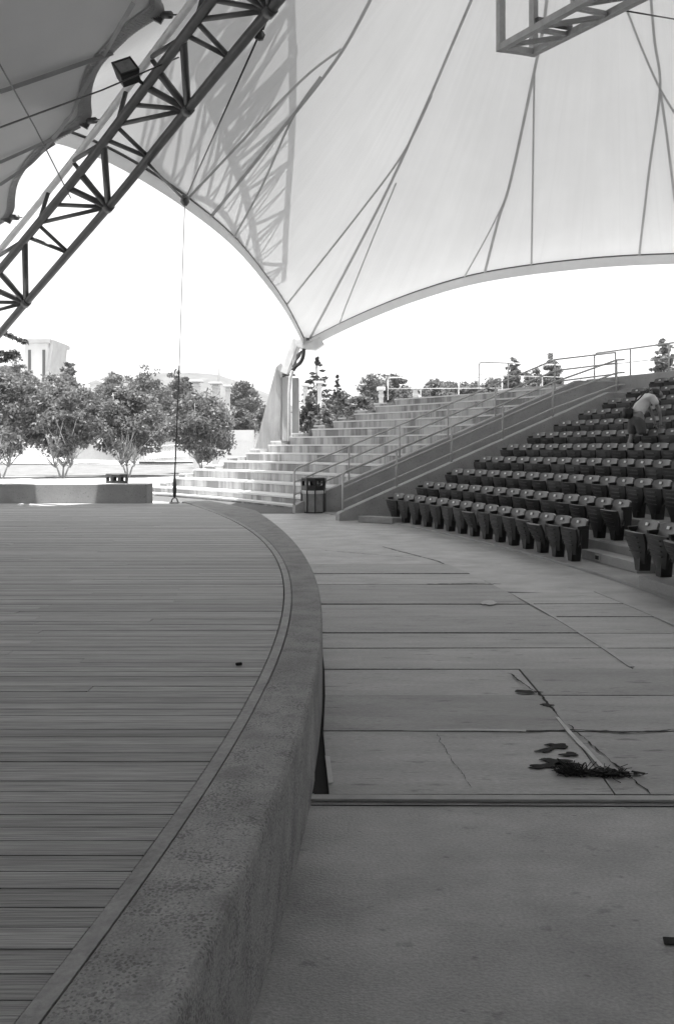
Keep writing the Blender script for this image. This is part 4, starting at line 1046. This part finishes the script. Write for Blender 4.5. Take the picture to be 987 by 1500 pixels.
for i, (px, bpy_, Y, top, w, lab, m) in enumerate((
        (215, 640, 105, 528, 90, 'rounded dark tree in the distance left of the guy cable', 'leafb'), (262, 640, 110, 532, 60, 'dark distant tree right behind the guy cable', 'leafb'),
        (100, 640, 100, 520, 46, 'slim distant tree just right of the pale building', 'leafb'), (165, 640, 112, 535, 60, 'light distant tree among the small houses', 'leafa'),
        (355, 640, 118, 548, 72, 'dark distant tree left of the pylon', 'leafb'), (395, 645, 105, 585, 60, 'low distant tree partly hidden by the pylon', 'leafb'), (60, 640, 95, 545, 80, 'broad distant tree below the pale building', 'leafa'), (320, 640, 120, 585, 60, 'low distant tree under the antenna mast', 'leafa'), (20, 640, 92, 500, 70, 'tall distant tree left of the pale building', 'leafa'),
        (552, 640, 72, 538, 96, 'big dark rounded tree behind the top of the terraced steps', 'leafb'), (500, 640, 74, 566, 60, 'mid-sized tree between the pylon and the big dark tree', 'leafb'), (455, 645, 50, 575, 44, 'dense dark shrub-like tree right beside the pylon', 'leafb'),
        (640, 620, 78, 548, 80, 'light tree behind the farthest pipe railing', 'leafa'), (690, 620, 80, 552, 60, 'pale tree between two pipe railings', 'leafa'),
        (752, 620, 62, 513, 36, 'slender young tree beyond the plinth railing', 'leafa'), (808, 620, 60, 508, 40, 'slender young tree beyond the top end of the stair handrail', 'leafa'), (782, 620, 66, 536, 60, 'bushy low tree between the two slender trees', 'leafa'), (972, 600, 55, 483, 44, 'young tree at the right edge above the parapet railing', 'leafa'), (600, 625, 76, 560, 50, 'low tree beside the big dark rounded tree', 'leafa'),
        (135, 650, 88, 562, 110, 'broad leafy tree under the small gabled house', 'leafb'), (235, 652, 86, 556, 100, 'broad dark tree crossed by the guy cable low down', 'leafb'), (285, 652, 96, 575, 90, 'low wide tree left of the antenna mast pillars', 'leafb'), (345, 652, 82, 590, 80, 'wide low tree between antenna mast and pylon', 'leafb'), (45, 650, 84, 560, 110, 'wide dark tree filling the gap below the pale building', 'leafb'), (-10, 650, 86, 535, 100, 'tall dark tree cut by the left edge of the picture', 'leafb'),
        (575, 620, 84, 545, 80, 'broad dark tree behind the farthest railing left end', 'leafb'), (665, 610, 90, 556, 110, 'distant wide tree low behind the farthest railing', 'leafb'), (735, 600, 88, 548, 90, 'distant tree low behind the plinth railing', 'leafb'))):
    small = Y < 70
    tree_at(px, bpy_, Y, top, w, name='park_tree', label=lab, cat='tree', seed=60 + i, leafm=M[m], barkm=M['barkd'], stems=1, trunk=.04, clumps=140, per=46, size=.002 * Y, group=BT, shape='round', tr=.14)
tree_at(465, 650, 62, 524, 78, name='pine_tree', label='scraggly pine tree right of the pylon top', cat='tree', seed=91, leafm=M['leafc'], barkm=M['barkd'], clumps=70, per=34, size=.12, shape='cone', flat=.35, trunk=.3)
tree_at(494, 650, 66, 548, 34, name='pine_tree', label='small pine tree between the scraggly pine and big dark tree', cat='tree', seed=92, leafm=M['leafc'], barkm=M['barkd'], clumps=60, per=32, size=.12, shape='cone', flat=.35, trunk=.3)
# shrubs behind the steps' left flank
for i, (px, bpy_, Y, top, w, lab) in enumerate(((470, 640, 44, 590, 50, 'leafy bush behind the step ends right of the pylon'), (525, 620, 46, 572, 56, 'spiky light bush above the upper step ends'), (565, 600, 48, 560, 40, 'small bush by the corner of the farthest railing'))):
    tree_at(px, bpy_, Y, top, w, name='bush', label=lab, cat='bush', seed=120 + i, leafm=M['leafa'], barkm=M['barkd'], stems=3, trunk=.05, clumps=34, per=60, size=.12, shape='round', tr=.04)

# hanging branch of a conifer near the left edge
br = thing('conifer', 'dark conifer branch tips drooping at left under the arch foot', 'tree', tuple(W(-60, 640, 30)))
b = MB(); b.tube([W(-60, 700, 30), W(-58, 560, 30), W(-55, 460, 30)], [.2, .15, .06], 8)
lv = MB(); r = random.Random(5)
for pth in ([(-55, 470), (0, 486), (38, 502)], [(-55, 500), (-10, 515), (20, 520)], [(-55, 520), (0, 528), (22, 518)], [(-50, 585), (10, 580), (50, 572)]):
    P = spline([W(x, y, 30) for x, y in pth], 6); b.tube(P, [.03 * (1 - .7 * i / (len(P) - 1)) for i in range(len(P))], 5)
    for p in P[4:]:
        leaf_mesh(lv, r, p, .16, 26, .09, .5)
b.build('trunk', M['barkd'], br); lv.build('crown', M['leafc'], br, fix=False)

# ------------------------------------------------------------------ far buildings, pillars, bridge, hill
def block(name, label, x0, x1, top, Y, depth, m=M['bldg'], base_py=660, roof=None, win=(), ov=.0):
    a, c_ = W(x0, top, Y), W(x1, top, Y); t = thing(name, label, 'building', (a.x, Y, -.03))
    MB().box(((a.x + c_.x) / 2, Y + depth / 2, a.z / 2), (c_.x - a.x, depth, a.z)).build('wall', m, t)
    if roof == 'slab': MB().box(((a.x + c_.x) / 2, Y + depth / 2 - .3, a.z + .35), (c_.x - a.x + 1.0, depth + 1.2, .7)).build('roof', M['roof'], t)
    if roof == 'gable':
        h = (c_.x - a.x) * .28; e = ov or .5
        MB().extrude([(a.x - e, Y - .4, a.z), (c_.x + e, Y - .4, a.z), ((a.x + c_.x) / 2, Y - .4, a.z + h)], Vector((0, depth + .8, 0))).build('roof', M['roof'], t)
    for (u, v, w, h) in win:
        wx = a.x + (c_.x - a.x) * u; o = MB().box((wx, Y - .03, a.z * v), (w, .1, h)).build('window', M['pane'], t)
    return t
t = block('tower_block', 'pale modern building with slanted dark side rising above the left trees', 36, 72, 503, 150, 10, roof='slab', win=((.22, .72, .5, 9), (.8, .72, .5, 9)))
a = W(72, 503, 149.9); MB().extrude([(a.x + .3, 149.7, a.z + .6), (a.x + .9, 149.7, a.z + .6), (a.x - .3, 149.7, a.z * .6), (a.x - .9, 149.7, a.z * .6)], Vector((0, 8, 0))).build('fin', M['roof'], t)
block('house', 'small gabled house left of the distant rounded tree', 132, 152, 562, 165, 8, roof='gable', win=((.5, .8, 1.0, 1.2),))
block('house', 'small flat pale house right of the gabled one', 152, 186, 556, 180, 8, roof='gable', ov=.8, win=((.3, .85, 1.0, 1.2), (.7, .85, 1.0, 1.2)))
block('house', 'low pale house beside the antenna mast', 280, 312, 592, 170, 8, roof='gable', win=((.3, .8, 1, 1.2), (.7, .8, 1, 1.2)))
GP = 'capped white pillars in the park'
for px, top, base_, Y, w, lab in ((288, 560, 640, 70, 9, 'white capped pillar left of the antenna mast'), (316, 563, 640, 72, 9, 'white capped pillar directly under the antenna mast'), (334, 567, 640, 74, 6, 'slim white capped pillar right of the antenna mast'), (447, 566, 640, 58, 6, 'slim white capped pillar touching the pylon right side'), (468, 562, 640, 56, 6, 'white capped pillar under the scraggly pine'), (558, 572, 600, 40, 6, 'short white capped pillar at the upper step ends'), (608, 570, 600, 42, 6, 'short white capped pillar behind the farthest pipe railing')):
    g = W(px, top, Y); wd = w / F * Y; t = thing('capped_pillar', lab, 'pillar', (g.x, Y, 0), GP)
    MB().box((g.x, Y, g.z / 2), (wd, wd, g.z)).build('shaft', M['bldg'], t, .02); MB().box((g.x, Y, g.z + .08), (wd * 2.1, wd * 2.1, .16)).build('cap', M['bldg'], t, .03)
    MB().box((g.x, Y, g.z - .25), (wd * 1.35, wd * 1.35, .16)).build('collar', M['bldg'], t, .02)
g = W(321, 505, 130); b = MB().tube([(g.x, 130, 0), (g.x, 130, g.z * .7), (g.x, 130, g.z)], [.28, .2, .06], 8); tag(b.build('antenna_mast', M['roof']), 'thin antenna mast rising above the distant trees', 'mast')
# curved foot bridge with railing
bt = thing('foot_bridge', 'low arched foot bridge with white railing behind the trees', 'bridge', tuple(W(275, 672, 90)))
P = [W(202 + 14.5 * k, 674 - 5 * math.sin(3.1416 * k / 10), 90) for k in range(11)]
b = MB(); b.grid([[p + Vector((0, 0, 0)) for p in P], [p + Vector((0, 2.2, 0)) for p in P]], False); b.grid([[p + Vector((0, 0, -.35)) for p in P], P], False); b.build('deck', M['plaza'], bt, fix=False)
for dy in (0, 2.2):
    MB().tube([p + Vector((0, dy, 1.25)) for p in P], .07, 6).build('rail', M['railb'], bt)
    b = MB()
    Q = spline(P, 4)
    for p in Q: b.bar(p + Vector((0, dy, 0)), p + Vector((0, dy, 1.25)), .05, .05)
    b.build('balusters', M['railb'], bt)
def longwall(name, label, x0, x1, top, Y, h, m=M['wall'], dy=0):
    a, c_ = W(x0, top, Y), W(x1, top, Y + dy); b = MB().bar(a - Vector((0, 0, h / 2)), c_ - Vector((0, 0, h / 2)), .5, h); return tag(b.build(name, m, None), label, 'wall')
longwall('retaining_wall', 'grey retaining wall beyond the bright plaza behind the left trees', 100, 142, 648, 120, 3.0)
longwall('retaining_wall', 'dark stepped wall at the foot bridge end', 140, 212, 651, 116, 2.4, M['roof'])
longwall('wall_shadow_strip', 'dark long kerb line on the bright plaza before the foot bridge', 205, 292, 676.5, 84, .18, M['dark'])  # dark bar laid down as the shadow of a low wall
longwall('park_wall', 'pale wall behind the bushy tree beside the terraced steps', 278, 372, 630, 66, 2.3, M['bldg'])
t = thing('park_fence', 'light upright-bar fence between the bushy tree and the pylon', 'fence', tuple(W(318, 668, 62)))
b = MB()
for k in range(22): p = W(316 + k * 2.6, 668, 62); b.bar((p.x, 62, p.z), (p.x, 62, p.z + 1.1), .035, .035)
b.build('balusters', M['railb'], t); p, q = W(316, 668, 62), W(372, 668, 62)
MB().bar((p.x, 62, p.z + 1.1), (q.x, 62, q.z + 1.1), .06, .06).build('rail', M['railb'], t)
# hill
b = MB(); r = random.Random(9); rows_ = []
for j in range(16):
    row = []
    for i in range(60):
        x_ = -420 + i * 14; f = math.exp(-((x_ + 110) / 100) ** 2) * 57 + math.exp(-((x_ + 260) / 120) ** 2) * 34 + math.exp(-((x_ - 250) / 200) ** 2) * 18
        yy = 480 + j * 22; s = math.sin(min(1, j / 11) * 1.5708)
        row.append((x_, yy, -1 + f * s + (r.uniform(-1.6, 1.6) if 0 < j else 0)))
    rows_.append(row)
b.grid(rows_, False); struct(b.build('hills', M['hill'], fix=False))

# ------------------------------------------------------------------ haze: one closed box of pale air round the whole place
b = MB().box((0, 1150, 38), (5200, 2700, 82)); hz = bpy.data.materials.new('haze'); hz.use_nodes = True; hn = hz.node_tree
hn.nodes.remove(hn.nodes['Principled BSDF']); pv = hn.nodes.new('ShaderNodeVolumePrincipled'); pv.inputs['Density'].default_value = .00045
pv.inputs['Color'].default_value = (.9, .9, .9, 1); pv.inputs['Anisotropy'].default_value = .2
hn.links.new(pv.outputs[0], hn.nodes['Material Output'].inputs['Volume'])
o = b.build('haze', hz); o['kind'] = 'stuff'; tag(o, 'pale summer haze filling the air over the whole park', 'haze')
